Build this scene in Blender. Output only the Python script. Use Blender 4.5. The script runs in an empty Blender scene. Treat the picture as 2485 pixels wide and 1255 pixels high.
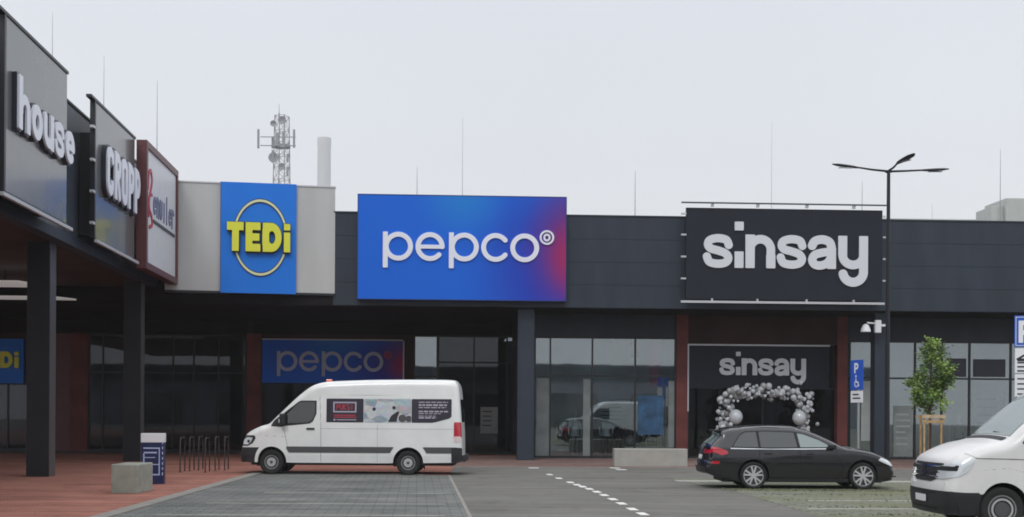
import bpy, math, random
import numpy as np
from mathutils import Vector, Matrix
random.seed(7); rng = np.random.default_rng(5)
C = bpy.context.scene.collection
R_ = math.radians
# ------------------------------------------------------------------ camera, world, sun, exposure
F = 3100.0; CX = 1242.5; HY = 1000.0; EYE = 1.8; ROLL = 0.006   # focal length in photo pixels, horizon row, eye height
cam = bpy.data.cameras.new('camera'); co = bpy.data.objects.new('camera', cam); C.objects.link(co)
cam.sensor_width = 36; cam.lens = 36 * F / 2485; cam.shift_y = (HY - 627.5) / 2485
cam.clip_start = 0.1; cam.clip_end = 12000
co.location = (0, 0, EYE)
co.rotation_euler = (Matrix.Rotation(R_(90), 4, 'X') @ Matrix.Rotation(ROLL, 4, 'Z')).to_euler()
bpy.context.scene.camera = co
w = bpy.data.worlds.new('World'); bpy.context.scene.world = w; w.use_nodes = True
nt = w.node_tree; nt.nodes.clear()
tc = nt.nodes.new('ShaderNodeTexCoord'); sp = nt.nodes.new('ShaderNodeSeparateXYZ')
nt.links.new(tc.outputs['Generated'], sp.inputs[0])
cr = nt.nodes.new('ShaderNodeValToRGB'); e = cr.color_ramp.elements
e[0].position = 0.0; e[0].color = (.362, .366, .376, 1)
e[1].position = 1.0; e[1].color = (.70, .71, .73, 1)
for p, c in ((.10, (.366, .374, .388)), (.22, (.358, .374, .402)), (.34, (.350, .370, .406)), (.6, (.55, .57, .60))):
    q = e.new(p); q.color = (*c, 1)
nt.links.new(sp.outputs['Z'], cr.inputs[0])
nz = nt.nodes.new('ShaderNodeTexNoise'); nz.inputs['Scale'].default_value = 2.2; nz.inputs['Detail'].default_value = 4
nt.links.new(tc.outputs['Generated'], nz.inputs['Vector'])
mr = nt.nodes.new('ShaderNodeMapRange'); mr.inputs['From Min'].default_value = .3; mr.inputs['From Max'].default_value = .7; mr.inputs['To Min'].default_value = .965; mr.inputs['To Max'].default_value = 1.03
nt.links.new(nz.outputs['Fac'], mr.inputs['Value'])
mu = nt.nodes.new('ShaderNodeVectorMath'); mu.operation = 'SCALE'
nt.links.new(cr.outputs[0], mu.inputs[0]); nt.links.new(mr.outputs[0], mu.inputs['Scale'])
bg = nt.nodes.new('ShaderNodeBackground'); bg.inputs['Strength'].default_value = 2.1
nt.links.new(mu.outputs[0], bg.inputs['Color'])
wo = nt.nodes.new('ShaderNodeOutputWorld'); nt.links.new(bg.outputs[0], wo.inputs['Surface'])
sl = bpy.data.lights.new('sun', 'SUN'); sl.energy = 0.85; sl.angle = R_(16); sl.color = (1, .97, .93)
so = bpy.data.objects.new('sun', sl); C.objects.link(so); so.rotation_euler = (R_(46), 0, R_(-14))
sc = bpy.context.scene
sc.view_settings.view_transform = 'Standard'; sc.view_settings.look = 'None'
sc.view_settings.exposure = 0.0; sc.view_settings.gamma = 1
sc.cycles.filter_width = 1.8; sc.cycles.volume_bounces = 1; sc.cycles.max_bounces = 8; sc.cycles.transparent_max_bounces = 16

# ------------------------------------------------------------------ photo-pixel rays -> world points
def ray(px, py):
    dx, dy = px - CX, py - HY
    c, s = math.cos(ROLL), math.sin(ROLL)
    return (dx * c + dy * s) / F, 1.0, -(-dx * s + dy * c) / F
def at(px, py, s):                       # point at the depth where one metre covers s photo pixels
    Y = F / s; r = ray(px, py); return Vector((r[0] * Y, Y, EYE + r[2] * Y))
def gnd(px, py, z=0.0):
    r = ray(px, py); t = (z - EYE) / r[2]; return Vector((r[0] * t, t, z))
class Frame:
    def __init__(s, o, ang):
        s.o = Vector((o[0], o[1], 0)); s.a = ang
        s.x = Vector((math.cos(ang), math.sin(ang), 0)); s.y = Vector((-math.sin(ang), math.cos(ang), 0))
    def w(s, x, y, z=0): return s.o + s.x * x + s.y * y + Vector((0, 0, z))
    def hit(s, px, py, d=0):             # where the sight line crosses the vertical plane y = d
        r = Vector(ray(px, py)); c = Vector((0, 0, EYE)) - s.o
        t = (d - c.dot(s.y)) / r.dot(s.y)
        p = c + r * t; return p.dot(s.x), EYE + r.z * t
    def loc(s, p): q = Vector(p) - s.o; return q.dot(s.x), q.dot(s.y)
AL = math.atan((CX - 1012) / F); BB = math.atan(.056)
pL = at(96, 561, 97.5); LF = Frame(pL, math.pi / 2 + AL)          # left wing: x runs away from us, y into the building
pB = at(1120, 735, 66); BF = Frame(pB, BB)                         # back wing: x runs right, y into the building

# ------------------------------------------------------------------ materials
M = {}
def mat(name, col, rough=.6, metal=0, spec=.5, var=0, vscale=3, bump=0, bscale=60, coat=0, emit=0, ior=None, stretch=None):
    if name in M: return M[name]
    m = bpy.data.materials.new(name); m.use_nodes = True; n = m.node_tree; b = n.nodes['Principled BSDF']
    b.inputs['Base Color'].default_value = (*col, 1); b.inputs['Roughness'].default_value = rough
    b.inputs['Metallic'].default_value = metal; b.inputs['Specular IOR Level'].default_value = spec
    if ior: b.inputs['IOR'].default_value = ior
    b.inputs['Coat Weight'].default_value = coat; b.inputs['Coat Roughness'].default_value = .06
    if emit: b.inputs['Emission Color'].default_value = (*col, 1); b.inputs['Emission Strength'].default_value = emit
    if var or bump:
        t = n.nodes.new('ShaderNodeTexCoord')
    if var:
        z = n.nodes.new('ShaderNodeTexNoise'); z.inputs['Scale'].default_value = vscale; z.inputs['Detail'].default_value = 5
        if stretch:
            mp = n.nodes.new('ShaderNodeMapping'); mp.inputs['Scale'].default_value = stretch; n.links.new(t.outputs['Object'], mp.inputs[0]); n.links.new(mp.outputs[0], z.inputs['Vector'])
        else: n.links.new(t.outputs['Object'], z.inputs['Vector'])
        r = n.nodes.new('ShaderNodeValToRGB'); r.color_ramp.elements[0].position = .3; r.color_ramp.elements[1].position = .7
        r.color_ramp.elements[0].color = (*[c * (1 - var) for c in col], 1); r.color_ramp.elements[1].color = (*[min(1, c * (1 + var)) for c in col], 1)
        n.links.new(z.outputs['Fac'], r.inputs[0]); n.links.new(r.outputs[0], b.inputs['Base Color'])
    if bump:
        z = n.nodes.new('ShaderNodeTexNoise'); z.inputs['Scale'].default_value = bscale; z.inputs['Detail'].default_value = 3
        n.links.new(t.outputs['Object'], z.inputs['Vector'])
        u = n.nodes.new('ShaderNodeBump'); u.inputs['Strength'].default_value = bump; u.inputs['Distance'].default_value = .01
        n.links.new(z.outputs['Fac'], u.inputs['Height']); n.links.new(u.outputs[0], b.inputs['Normal'])
    M[name] = m; return m
mat('fascia', (.031, .041, .059), .5, spec=.3, var=.17, vscale=1, stretch=(1.4, 1.4, .35))
mat('fascia_gloss', (.055, .068, .092), .25, spec=.7, var=.12, vscale=.4)
mat('column', (.012, .014, .020), .35, spec=.4, var=.08, vscale=1)
mat('column_strip', (.085, .085, .09), .45, var=.08)
mat('soffit', (.060, .036, .032), .6, spec=.2, var=.25, vscale=.7)
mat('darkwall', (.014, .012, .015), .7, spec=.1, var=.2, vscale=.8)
mat('redwall', (.155, .048, .045), .6, spec=.2, var=.22, vscale=1.4, bump=.1, bscale=30)
mat('redframe', (.115, .035, .04), .45, var=.1, vscale=2)
mat('brownwall', (.045, .022, .022), .65, spec=.15, var=.2, vscale=1)
mat('greyclad', (.49, .50, .495), .4, spec=.3, var=.06, vscale=1, stretch=(1.5, 1.5, .3))
mat('mullion', (.012, .014, .018), .4)
mat('roofing', (.3, .3, .3), .8)
mat('steel', (.42, .43, .45), .4, metal=.8)
mat('lightrail', (.55, .56, .58), .45, metal=.3)
mat('darkrail', (.06, .065, .075), .45)
mat('whiteplastic', (.78, .79, .82), .4)
mat('white', (.80, .81, .84), .45)
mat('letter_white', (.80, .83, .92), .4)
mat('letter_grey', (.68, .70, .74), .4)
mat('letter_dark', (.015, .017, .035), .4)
mat('letter_shaded', (.44, .50, .66), .5)  # canopy shade put into the colour of the lower sign's letters
mat('signdark', (.014, .017, .028), .55, spec=.25, var=.08, vscale=1)
mat('signgrey', (.13, .135, .14), .22, spec=.7, var=.07, vscale=.8, coat=.25)
mat('signgrey_dark', (.035, .045, .06), .07, spec=1.0, coat=.8)
mat('signwhite', (.66, .68, .72), .4, var=.04)
mat('tedi_blue', (.018, .19, .72), .45, spec=.2, var=.04, vscale=1)
mat('navyside', (.015, .04, .2), .4)
mat('yellow', (.72, .74, .05), .4)
mat('ringcream', (.68, .72, .42), .4)
mat('red_text', (.42, .04, .07), .5)
mat('concrete', (.29, .30, .26), .85, var=.16, vscale=4, bump=.25, bscale=40)
mat('concrete_light', (.37, .365, .335), .85, spec=.2, var=.08, vscale=3, bump=.2, bscale=40)
mat('kerb', (.25, .235, .215), .85, var=.12, vscale=3, bump=.2)
mat('navy', (.012, .02, .085), .35, var=.2)
mat('paleblue', (.42, .5, .75), .4)
mat('zinc', (.06, .045, .045), .45, metal=.3)
mat('blue_sign', (.02, .10, .52), .4)
mat('wood', (.46, .30, .14), .7, var=.25, vscale=6)
mat('wood_light', (.52, .40, .26), .7, var=.2, vscale=6)
mat('bark', (.06, .045, .035), .9, var=.3, vscale=10)
mat('leaf', (.22, .33, .07), .6, var=.45, vscale=2.5)
mat('leaf_dark', (.09, .17, .04), .6, var=.4, vscale=2.5)
mat('hvac', (.42, .44, .42), .6, var=.05)
mat('mast', (.27, .28, .30), .6)
mat('chimney', (.54, .55, .56), .9)  # distance haze put into the stack's colour as extra paleness
mat('van_white', (.80, .81, .80), .3, coat=.4, var=.045, vscale=2.5)
mat('van_white2', (.70, .695, .69), .35, coat=.25, var=.04, vscale=2.5)
mat('car_grey', (.007, .0065, .011), .22, spec=.5, coat=.8)
mat('grass', (.16, .175, .10), .8, var=.3, vscale=3)
mat('blackplastic', (.016, .016, .02), .6, bump=.15, bscale=120)
mat('rubber', (.018, .018, .019), .85)
mat('glassdark', (.012, .016, .018), .04, spec=.9, ior=1.6)
mat('glasspale', (.16, .21, .21), .05, spec=1, ior=1.7)  # reflected sky put into the glass as a pale base colour
mat('glasswind', (.10, .13, .13), .05, spec=1, ior=1.8)
mat('chrome', (.7, .71, .73), .15, metal=1)
mat('alloy', (.70, .69, .72), .3, metal=.6)
mat('steelrim', (.55, .55, .56), .4, metal=.5)
mat('darkrim', (.10, .10, .105), .5, metal=.4)
mat('tail_red', (.50, .012, .03), .15, coat=1)
mat('tail_clear', (.75, .6, .6), .15, coat=1)
mat('lamp_clear', (.62, .66, .70), .08, spec=1, coat=1)
mat('trim_grey', (.075, .075, .08), .55)
mat('beacon', (.75, .22, .12), .3, coat=.6)
mat('adv_dark', (.028, .024, .040), .3)
mat('adv_text', (.42, .38, .46), .4)
mat('shut', (.12, .12, .12), .7)
mat('shutdark', (.006, .006, .008), .7)
mat('rust', (.10, .045, .04), .7)
mat('balloon_white', (.58, .61, .64), .22, coat=.5)
mat('balloon_silver', (.40, .41, .42), .12, spec=1, coat=1)
mat('balloon_grey', (.20, .20, .20), .25)
mat('floor_in', (.22, .22, .21), .4)
mat('wall_in', (.42, .45, .44), .8, var=.3, vscale=.6)
mat('cloth_blue', (.035, .10, .20), .8, var=.5, vscale=2)
mat('cloth_dark', (.02, .022, .035), .8)
mat('film', (.21, .235, .235), .5, spec=.3, var=.25, vscale=1.5)
mat('cloth_light', (.30, .33, .32), .8, var=.2, vscale=2)
mat('cloth_tan', (.28, .19, .14), .8, var=.3, vscale=5)
mat('skin_plain', (.5, .48, .46), .5)
mat('paint_white', (.72, .72, .70), .7, var=.12, vscale=8)
mat('print_blue', (.16, .18, .30), .5)
mat('opp', (.20, .20, .24), .7, var=.15, vscale=.3)
mat('lampstrip', (.8, .8, .78), .4, emit=.22)

def ground_mat(name, c1, c2, brick=None, mortar=None, size=(.2, .1), scale=.5, rot=0, patch=None, bump=.3, fine=70, streak=0, stain=0):
    m = bpy.data.materials.new(name); m.use_nodes = True; n = m.node_tree; L = n.links.new; b = n.nodes['Principled BSDF']
    b.inputs['Roughness'].default_value = .85; b.inputs['Specular IOR Level'].default_value = .15
    t = n.nodes.new('ShaderNodeTexCoord'); mp = n.nodes.new('ShaderNodeMapping'); mp.inputs['Rotation'].default_value = (0, 0, rot)
    L(t.outputs['Object'], mp.inputs[0])
    z = n.nodes.new('ShaderNodeTexNoise'); z.inputs['Scale'].default_value = scale; z.inputs['Detail'].default_value = 8; z.inputs['Roughness'].default_value = .65
    L(mp.outputs[0], z.inputs['Vector'])
    r = n.nodes.new('ShaderNodeValToRGB'); r.color_ramp.elements[0].position = .32; r.color_ramp.elements[1].position = .68
    r.color_ramp.elements[0].color = (*c1, 1); r.color_ramp.elements[1].color = (*c2, 1)
    L(z.outputs['Fac'], r.inputs[0]); col = r.outputs[0]
    f = n.nodes.new('ShaderNodeTexNoise'); f.inputs['Scale'].default_value = fine; f.inputs['Detail'].default_value = 2
    L(mp.outputs[0], f.inputs['Vector'])
    fr = n.nodes.new('ShaderNodeMapRange'); fr.inputs['To Min'].default_value = .78; fr.inputs['To Max'].default_value = 1.22
    L(f.outputs['Fac'], fr.inputs[0])
    v = n.nodes.new('ShaderNodeVectorMath'); v.operation = 'SCALE'; L(col, v.inputs[0]); L(fr.outputs[0], v.inputs['Scale']); col = v.outputs[0]
    if streak:
        sm = n.nodes.new('ShaderNodeMapping'); sm.inputs['Scale'].default_value = (.12, 1.3, 1); L(mp.outputs[0], sm.inputs[0])
        q = n.nodes.new('ShaderNodeTexNoise'); q.inputs['Scale'].default_value = 1.6; q.inputs['Detail'].default_value = 6; L(sm.outputs[0], q.inputs['Vector'])
        qr = n.nodes.new('ShaderNodeMapRange'); qr.inputs['From Min'].default_value = .3; qr.inputs['From Max'].default_value = .7; qr.inputs['To Min'].default_value = 1 - streak; qr.inputs['To Max'].default_value = 1 + streak
        L(q.outputs['Fac'], qr.inputs[0]); v2 = n.nodes.new('ShaderNodeVectorMath'); v2.operation = 'SCALE'; L(col, v2.inputs[0]); L(qr.outputs[0], v2.inputs['Scale']); col = v2.outputs[0]
    if stain:
        z3 = n.nodes.new('ShaderNodeTexNoise'); z3.inputs['Scale'].default_value = .9; z3.inputs['Detail'].default_value = 9; z3.inputs['Roughness'].default_value = .7; z3.inputs['Distortion'].default_value = .6
        L(mp.outputs[0], z3.inputs['Vector']); r3 = n.nodes.new('ShaderNodeMapRange'); r3.inputs['From Min'].default_value = .55; r3.inputs['From Max'].default_value = .72; r3.inputs['To Min'].default_value = 1; r3.inputs['To Max'].default_value = 1 - stain
        L(z3.outputs['Fac'], r3.inputs[0]); v3 = n.nodes.new('ShaderNodeVectorMath'); v3.operation = 'SCALE'; L(col, v3.inputs[0]); L(r3.outputs[0], v3.inputs['Scale']); col = v3.outputs[0]
        vo = n.nodes.new('ShaderNodeTexVoronoi'); vo.feature = 'DISTANCE_TO_EDGE'; vo.inputs['Scale'].default_value = .16
        wz = n.nodes.new('ShaderNodeVectorMath'); wz.operation = 'MULTIPLY_ADD'; wz.inputs[1].default_value = (2.2, 2.2, 0); L(z3.outputs['Color'], wz.inputs[0]); L(mp.outputs[0], wz.inputs[2]); L(wz.outputs[0], vo.inputs['Vector'])
        r4 = n.nodes.new('ShaderNodeMapRange'); r4.inputs['From Min'].default_value = 0; r4.inputs['From Max'].default_value = .004; r4.inputs['To Min'].default_value = .72; r4.inputs['To Max'].default_value = 1
        L(vo.outputs['Distance'], r4.inputs[0]); v4 = n.nodes.new('ShaderNodeVectorMath'); v4.operation = 'SCALE'; L(col, v4.inputs[0]); L(r4.outputs[0], v4.inputs['Scale']); col = v4.outputs[0]
    if brick:
        k = n.nodes.new('ShaderNodeTexBrick'); k.inputs['Scale'].default_value = 1
        k.inputs['Brick Width'].default_value = size[0]; k.inputs['Row Height'].default_value = size[1]
        k.inputs['Mortar Size'].default_value = brick; k.inputs['Mortar'].default_value = (*mortar, 1)
        k.inputs['Color1'].default_value = (1, 1, 1, 1); k.inputs['Color2'].default_value = (.82, .82, .82, 1)
        L(mp.outputs[0], k.inputs['Vector'])
        x = n.nodes.new('ShaderNodeMix'); x.data_type = 'RGBA'; x.blend_type = 'MULTIPLY'; x.inputs[0].default_value = 1
        L(col, x.inputs[6]); L(k.outputs['Color'], x.inputs[7]); col = x.outputs[2]
        if patch:                        # grass grown into the joints, in bands
            g = n.nodes.new('ShaderNodeTexNoise'); g.inputs['Scale'].default_value = 1.0; g.inputs['Detail'].default_value = 5
            mg = n.nodes.new('ShaderNodeMapping'); mg.inputs['Scale'].default_value = (.30, 1.5, 1); L(t.outputs['Object'], mg.inputs[0]); L(mg.outputs[0], g.inputs['Vector'])
            gr = n.nodes.new('ShaderNodeMapRange'); gr.inputs['From Min'].default_value = .47; gr.inputs['From Max'].default_value = .6; L(g.outputs['Fac'], gr.inputs[0])
            gm = n.nodes.new('ShaderNodeMix'); gm.data_type = 'RGBA'; L(gr.outputs[0], gm.inputs[0]); L(col, gm.inputs[6]); gm.inputs[7].default_value = (*patch, 1)
            col = gm.outputs[2]
    L(col, b.inputs['Base Color'])
    u = n.nodes.new('ShaderNodeBump'); u.inputs['Strength'].default_value = bump; u.inputs['Distance'].default_value = .01
    L(f.outputs['Fac'], u.inputs['Height']); L(u.outputs[0], b.inputs['Normal'])
    M[name] = m; return m
ground_mat('asphalt', (.138, .134, .122), (.182, .177, .163), scale=.35, streak=.16, stain=.42)
ground_mat('pavers', (.135, .142, .138), (.222, .226, .218), brick=.012, mortar=(.45, .47, .45), size=(.4, .2), scale=.6, rot=-AL, streak=.26, stain=.25)
ground_mat('redpaving', (.31, .138, .105), (.44, .200, .155), brick=.008, mortar=(.6, .55, .5), size=(.2, .1), scale=.5, rot=-BB, streak=.25, stain=.3)
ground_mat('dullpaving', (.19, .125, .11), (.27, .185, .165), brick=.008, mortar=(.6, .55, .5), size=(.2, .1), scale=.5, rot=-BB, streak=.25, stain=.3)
ground_mat('grasspavers', (.19, .19, .165), (.26, .255, .225), brick=.03, mortar=(.45, .55, .35), size=(.5, .25), scale=.7, rot=-BB, patch=(.155, .160, .095))
ground_mat('land', (.09, .11, .05), (.14, .15, .08), scale=.02)

def gradient_sign():                       # printed artwork: blue, cyan at the top, crimson at the right edge
    m = bpy.data.materials.new('pepco_print'); m.use_nodes = True; n = m.node_tree; L = n.links.new; b = n.nodes['Principled BSDF']
    b.inputs['Roughness'].default_value = .45; b.inputs['Specular IOR Level'].default_value = .2
    t = n.nodes.new('ShaderNodeTexCoord'); g = t.outputs['Generated']
    def blob(cx, cz, sx, sz, lo, hi):
        mp = n.nodes.new('ShaderNodeMapping'); mp.inputs['Location'].default_value = (-cx / sx, 0, -cz / sz); mp.inputs['Scale'].default_value = (1 / sx, 0, 1 / sz)
        L(g, mp.inputs[0]); ln = n.nodes.new('ShaderNodeVectorMath'); ln.operation = 'LENGTH'; L(mp.outputs[0], ln.inputs[0])
        r = n.nodes.new('ShaderNodeMapRange'); r.interpolation_type = 'SMOOTHSTEP'; r.inputs['From Min'].default_value = lo; r.inputs['From Max'].default_value = hi
        r.inputs['To Min'].default_value = 1; r.inputs['To Max'].default_value = 0; L(ln.outputs['Value'], r.inputs[0]); return r.outputs[0]
    def mix(a, c, f):
        x = n.nodes.new('ShaderNodeMix'); x.data_type = 'RGBA'; L(f, x.inputs[0])
        if isinstance(a, tuple): x.inputs[6].default_value = (*a, 1)
        else: L(a, x.inputs[6])
        x.inputs[7].default_value = (*c, 1); return x.outputs[2]
    c = mix((.010, .135, .68), (.02, .05, .46), blob(1.0, .3, .55, 1.2, .25, 1))
    c = mix(c, (.016, .21, .66), blob(.5, 1.0, .26, .5, .0, 1))
    c = mix(c, (.16, .03, .20), blob(1.05, .5, .30, .85, .15, 1))
    c = mix(c, (.45, .02, .10), blob(1.06, .42, .20, .5, .0, 1))
    L(c, b.inputs['Base Color']); M['pepco_print'] = m
gradient_sign()
def collage():                             # the printed picture in the middle of the van's side
    m = bpy.data.materials.new('collage'); m.use_nodes = True; n = m.node_tree; L = n.links.new; b = n.nodes['Principled BSDF']; b.inputs['Roughness'].default_value = .35
    t = n.nodes.new('ShaderNodeTexCoord'); v = n.nodes.new('ShaderNodeTexVoronoi'); v.inputs['Scale'].default_value = 3.6
    mp = n.nodes.new('ShaderNodeMapping'); mp.inputs['Scale'].default_value = (1, 1, 1.6); L(t.outputs['Object'], mp.inputs[0]); L(mp.outputs[0], v.inputs['Vector'])
    s = n.nodes.new('ShaderNodeSeparateColor'); L(v.outputs['Color'], s.inputs[0])
    r = n.nodes.new('ShaderNodeValToRGB'); r.color_ramp.interpolation = 'CONSTANT'; el = r.color_ramp.elements
    el[0].position = 0; el[0].color = (.50, .56, .62, 1); el[1].position = .2; el[1].color = (.62, .60, .62, 1)
    for p, c in ((.38, (.34, .48, .55)), (.55, (.16, .24, .33)), (.66, (.58, .64, .66)), (.82, (.45, .36, .38)), (.9, (.30, .33, .38))):
        q = el.new(p); q.color = (*c, 1)
    L(s.outputs[0], r.inputs[0])
    z = n.nodes.new('ShaderNodeTexNoise'); z.inputs['Scale'].default_value = 9; z.inputs['Detail'].default_value = 4; L(t.outputs['Object'], z.inputs['Vector'])
    x = n.nodes.new('ShaderNodeMix'); x.data_type = 'RGBA'; x.inputs[0].default_value = .4; L(r.outputs[0], x.inputs[6]); L(z.outputs['Color'], x.inputs[7])
    L(x.outputs[2], b.inputs['Base Color']); M['collage'] = m
collage()
def shopglass(name, refl, tint):
    m = bpy.data.materials.new(name); m.use_nodes = True; n = m.node_tree; L = n.links.new; n.nodes.clear()
    g = n.nodes.new('ShaderNodeBsdfGlossy'); g.inputs['Roughness'].default_value = .015; g.inputs['Color'].default_value = (.9, .95, 1, 1)
    tr = n.nodes.new('ShaderNodeBsdfTransparent'); tr.inputs['Color'].default_value = (*tint, 1)
    tcn = n.nodes.new('ShaderNodeTexCoord'); z = n.nodes.new('ShaderNodeTexNoise'); z.inputs['Scale'].default_value = .5
    L(tcn.outputs['Object'], z.inputs['Vector']); bu = n.nodes.new('ShaderNodeBump'); bu.inputs['Strength'].default_value = .05; bu.inputs['Distance'].default_value = .03
    L(z.outputs['Fac'], bu.inputs['Height']); L(bu.outputs[0], g.inputs['Normal'])
    x = n.nodes.new('ShaderNodeMixShader'); fr = n.nodes.new('ShaderNodeFresnel'); fr.inputs['IOR'].default_value = 1.5
    ad = n.nodes.new('ShaderNodeMath'); ad.operation = 'ADD'; ad.use_clamp = True; ad.inputs[1].default_value = refl; L(fr.outputs[0], ad.inputs[0]); L(ad.outputs[0], x.inputs[0])
    L(tr.outputs[0], x.inputs[1]); L(g.outputs[0], x.inputs[2])
    o = n.nodes.new('ShaderNodeOutputMaterial'); L(x.outputs[0], o.inputs[0]); M[name] = m
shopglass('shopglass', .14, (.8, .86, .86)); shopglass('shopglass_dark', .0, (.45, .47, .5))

# ------------------------------------------------------------------ mesh helpers
class MB:
    def __init__(s): s.v = []; s.f = []
    def box(s, x0, x1, y0, y1, z0, z1):
        b = len(s.v); s.v += [(x0, y0, z0), (x1, y0, z0), (x1, y1, z0), (x0, y1, z0), (x0, y0, z1), (x1, y0, z1), (x1, y1, z1), (x0, y1, z1)]
        s.f += [tuple(b + i for i in q) for q in ((0, 3, 2, 1), (4, 5, 6, 7), (0, 1, 5, 4), (1, 2, 6, 5), (2, 3, 7, 6), (3, 0, 4, 7))]; return s
    def tube(s, pts, r, n=8, caps=True):
        pts = [Vector(p) for p in pts]; rs = r if isinstance(r, (list, tuple)) else [r] * len(pts); b = len(s.v)
        for i, p in enumerate(pts):
            d = (pts[min(i + 1, len(pts) - 1)] - pts[max(i - 1, 0)]).normalized()
            a = d.cross(Vector((0, 0, 1)) if abs(d.z) < .9 else Vector((1, 0, 0))).normalized(); c = d.cross(a)
            for k in range(n):
                t = 2 * math.pi * k / n; s.v.append(tuple(p + (a * math.cos(t) + c * math.sin(t)) * rs[i]))
        for i in range(len(pts) - 1):
            for k in range(n):
                k2 = (k + 1) % n; s.f.append((b + i * n + k, b + i * n + k2, b + (i + 1) * n + k2, b + (i + 1) * n + k))
        if caps: s.f += [tuple(b + k for k in range(n))[::-1], tuple(b + (len(pts) - 1) * n + k for k in range(n))]
        return s
    def lathe(s, prof, c=(0, 0, 0), axis='y', n=40):
        b = len(s.v); cx, cy, cz = c; m = len(prof)
        for k in range(n):
            t = 2 * math.pi * k / n
            for (r, h) in prof:
                if axis == 'y': s.v.append((cx + r * math.cos(t), cy + h, cz + r * math.sin(t)))
                else: s.v.append((cx + r * math.cos(t), cy + r * math.sin(t), cz + h))
        for k in range(n):
            k2 = (k + 1) % n
            for i in range(m - 1): s.f.append((b + k * m + i, b + k * m + i + 1, b + k2 * m + i + 1, b + k2 * m + i))
        return s
    def ball(s, c, r, n=12, sz=1):
        prof = [(max(1e-4, r * math.sin(math.pi * i / n)), -r * math.cos(math.pi * i / n) * sz) for i in range(n + 1)]
        return s.lathe(prof, c, 'z', n * 2 - 4)
    def poly(s, pts): b = len(s.v); s.v += [tuple(p) for p in pts]; s.f.append(tuple(range(b, b + len(pts)))); return s
    def prism(s, pts, z0, z1):
        b = len(s.v); n = len(pts); s.v += [(p[0], p[1], z0) for p in pts] + [(p[0], p[1], z1) for p in pts]
        s.f += [tuple(range(b, b + n))[::-1], tuple(range(b + n, b + 2 * n))]
        for i in range(n): j = (i + 1) % n; s.f.append((b + i, b + j, b + n + j, b + n + i))
        return s
    def add(s, o): b = len(s.v); s.v += o.v; s.f += [tuple(i + b for i in f) for f in o.f]; return s
SPLIT = {'panel_gap', 'mounts', 'side_moulding', 'advert_panel', 'side_window', 'window_trim', 'door_handle', 'mud_flap', 'wheel_arch', 'wheel_arch_liner', 'belt_trim', 'pane', 'duct', 'crease', 'sill', 'foot', 'portal', 'front_bumper', 'advert_picture', 'clips', 'hanger', 'inner_wall', 'wiper', 'shop_floor', 'garments', 'bracket', 'lower_grille', 'reflector', 'frame'}
def pieces(mb):
    n = len(mb.v); par = list(range(n))
    def fd(a):
        while par[a] != a: par[a] = par[par[a]]; a = par[a]
        return a
    for f in mb.f:
        a = fd(f[0])
        for k in f[1:]: par[fd(k)] = a
    g = {}
    for f in mb.f: g.setdefault(fd(f[0]), []).append(f)
    out = []
    for fs in g.values():
        ix = {}; q = MB()
        for f in fs:
            for k in f:
                if k not in ix: ix[k] = len(q.v); q.v.append(mb.v[k])
            q.f.append(tuple(ix[k] for k in f))
        out.append(q)
    return out
def obj(name, mb, m, parent=None, smooth=None, bevel=0, loc=None):
    if name in SPLIT and parent:
        ps = pieces(mb)
        if name in ('frame', 'shop_floor', 'front_bumper', 'bracket') : ps = [mb]
        if 1 < len(ps) < 40:
            return [obj1(name, q, m, parent, smooth, bevel, loc) for q in ps][0]
    return obj1(name, mb, m, parent, smooth, bevel, loc)
def obj1(name, mb, m, parent=None, smooth=None, bevel=0, loc=None):
    me = bpy.data.meshes.new(name); me.from_pydata(mb.v, [], mb.f); me.update()
    for q in (m if isinstance(m, list) else [m]): me.materials.append(M[q])
    if smooth: me.shade_smooth(); me.set_sharp_from_angle(angle=R_(smooth))
    o = bpy.data.objects.new(name, me); C.objects.link(o)
    if parent: o.parent = parent
    if loc: o.location = loc
    if bevel:
        b = o.modifiers.new('bevel', 'BEVEL'); b.width = bevel; b.segments = 2; b.limit_method = 'ANGLE'
    return o
def tag(o, label, cat, group=None):
    o['label'] = label; o['category'] = cat
    if group: o['group'] = group
    return o
def thing(name, label, cat, loc=(0, 0, 0), rz=0, group=None):
    o = bpy.data.objects.new(name, None); C.objects.link(o); o.location = loc; o.rotation_euler = (0, 0, rz); o.empty_display_size = .3
    return tag(o, label, cat, group)
def struct(name, mb, m, kind='structure', **k): o = obj(name, mb, m, **k); o['kind'] = kind; return o
def dup(o, parent=None):
    c = o.copy(); C.objects.link(c)
    if parent: c.parent = parent
    for ch in list(o.children): dup(ch, c)
    return c

# signed distance shapes -> crisp flat outlines with thickness
def S_seg(pts, r):
    P = [np.array(p, float) for p in pts]
    def f(X, Z):
        d = np.full(X.shape, 1e9)
        for a, b in zip(P[:-1], P[1:]):
            ab = b - a; L2 = max(ab @ ab, 1e-12); t = np.clip(((X - a[0]) * ab[0] + (Z - a[1]) * ab[1]) / L2, 0, 1)
            d = np.minimum(d, np.hypot(X - a[0] - t * ab[0], Z - a[1] - t * ab[1]))
        return d - r
    return f
def arcp(cx, cz, rx, rz, a0, a1, n=28): return [(cx + rx * math.cos(R_(a0 + (a1 - a0) * i / n)), cz + rz * math.sin(R_(a0 + (a1 - a0) * i / n))) for i in range(n + 1)]
def S_box(x0, x1, z0, z1): return lambda X, Z: np.maximum(np.abs(X - (x0 + x1) / 2) - (x1 - x0) / 2, np.abs(Z - (z0 + z1) / 2) - (z1 - z0) / 2)
def S_circ(cx, cz, r): return lambda X, Z: np.hypot(X - cx, Z - cz) - r
def S_or(*fs): return lambda X, Z: np.minimum.reduce([f(X, Z) for f in fs])
def S_and(*fs): return lambda X, Z: np.maximum.reduce([f(X, Z) for f in fs])
def S_not(f): return lambda X, Z: -f(X, Z)
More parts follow.
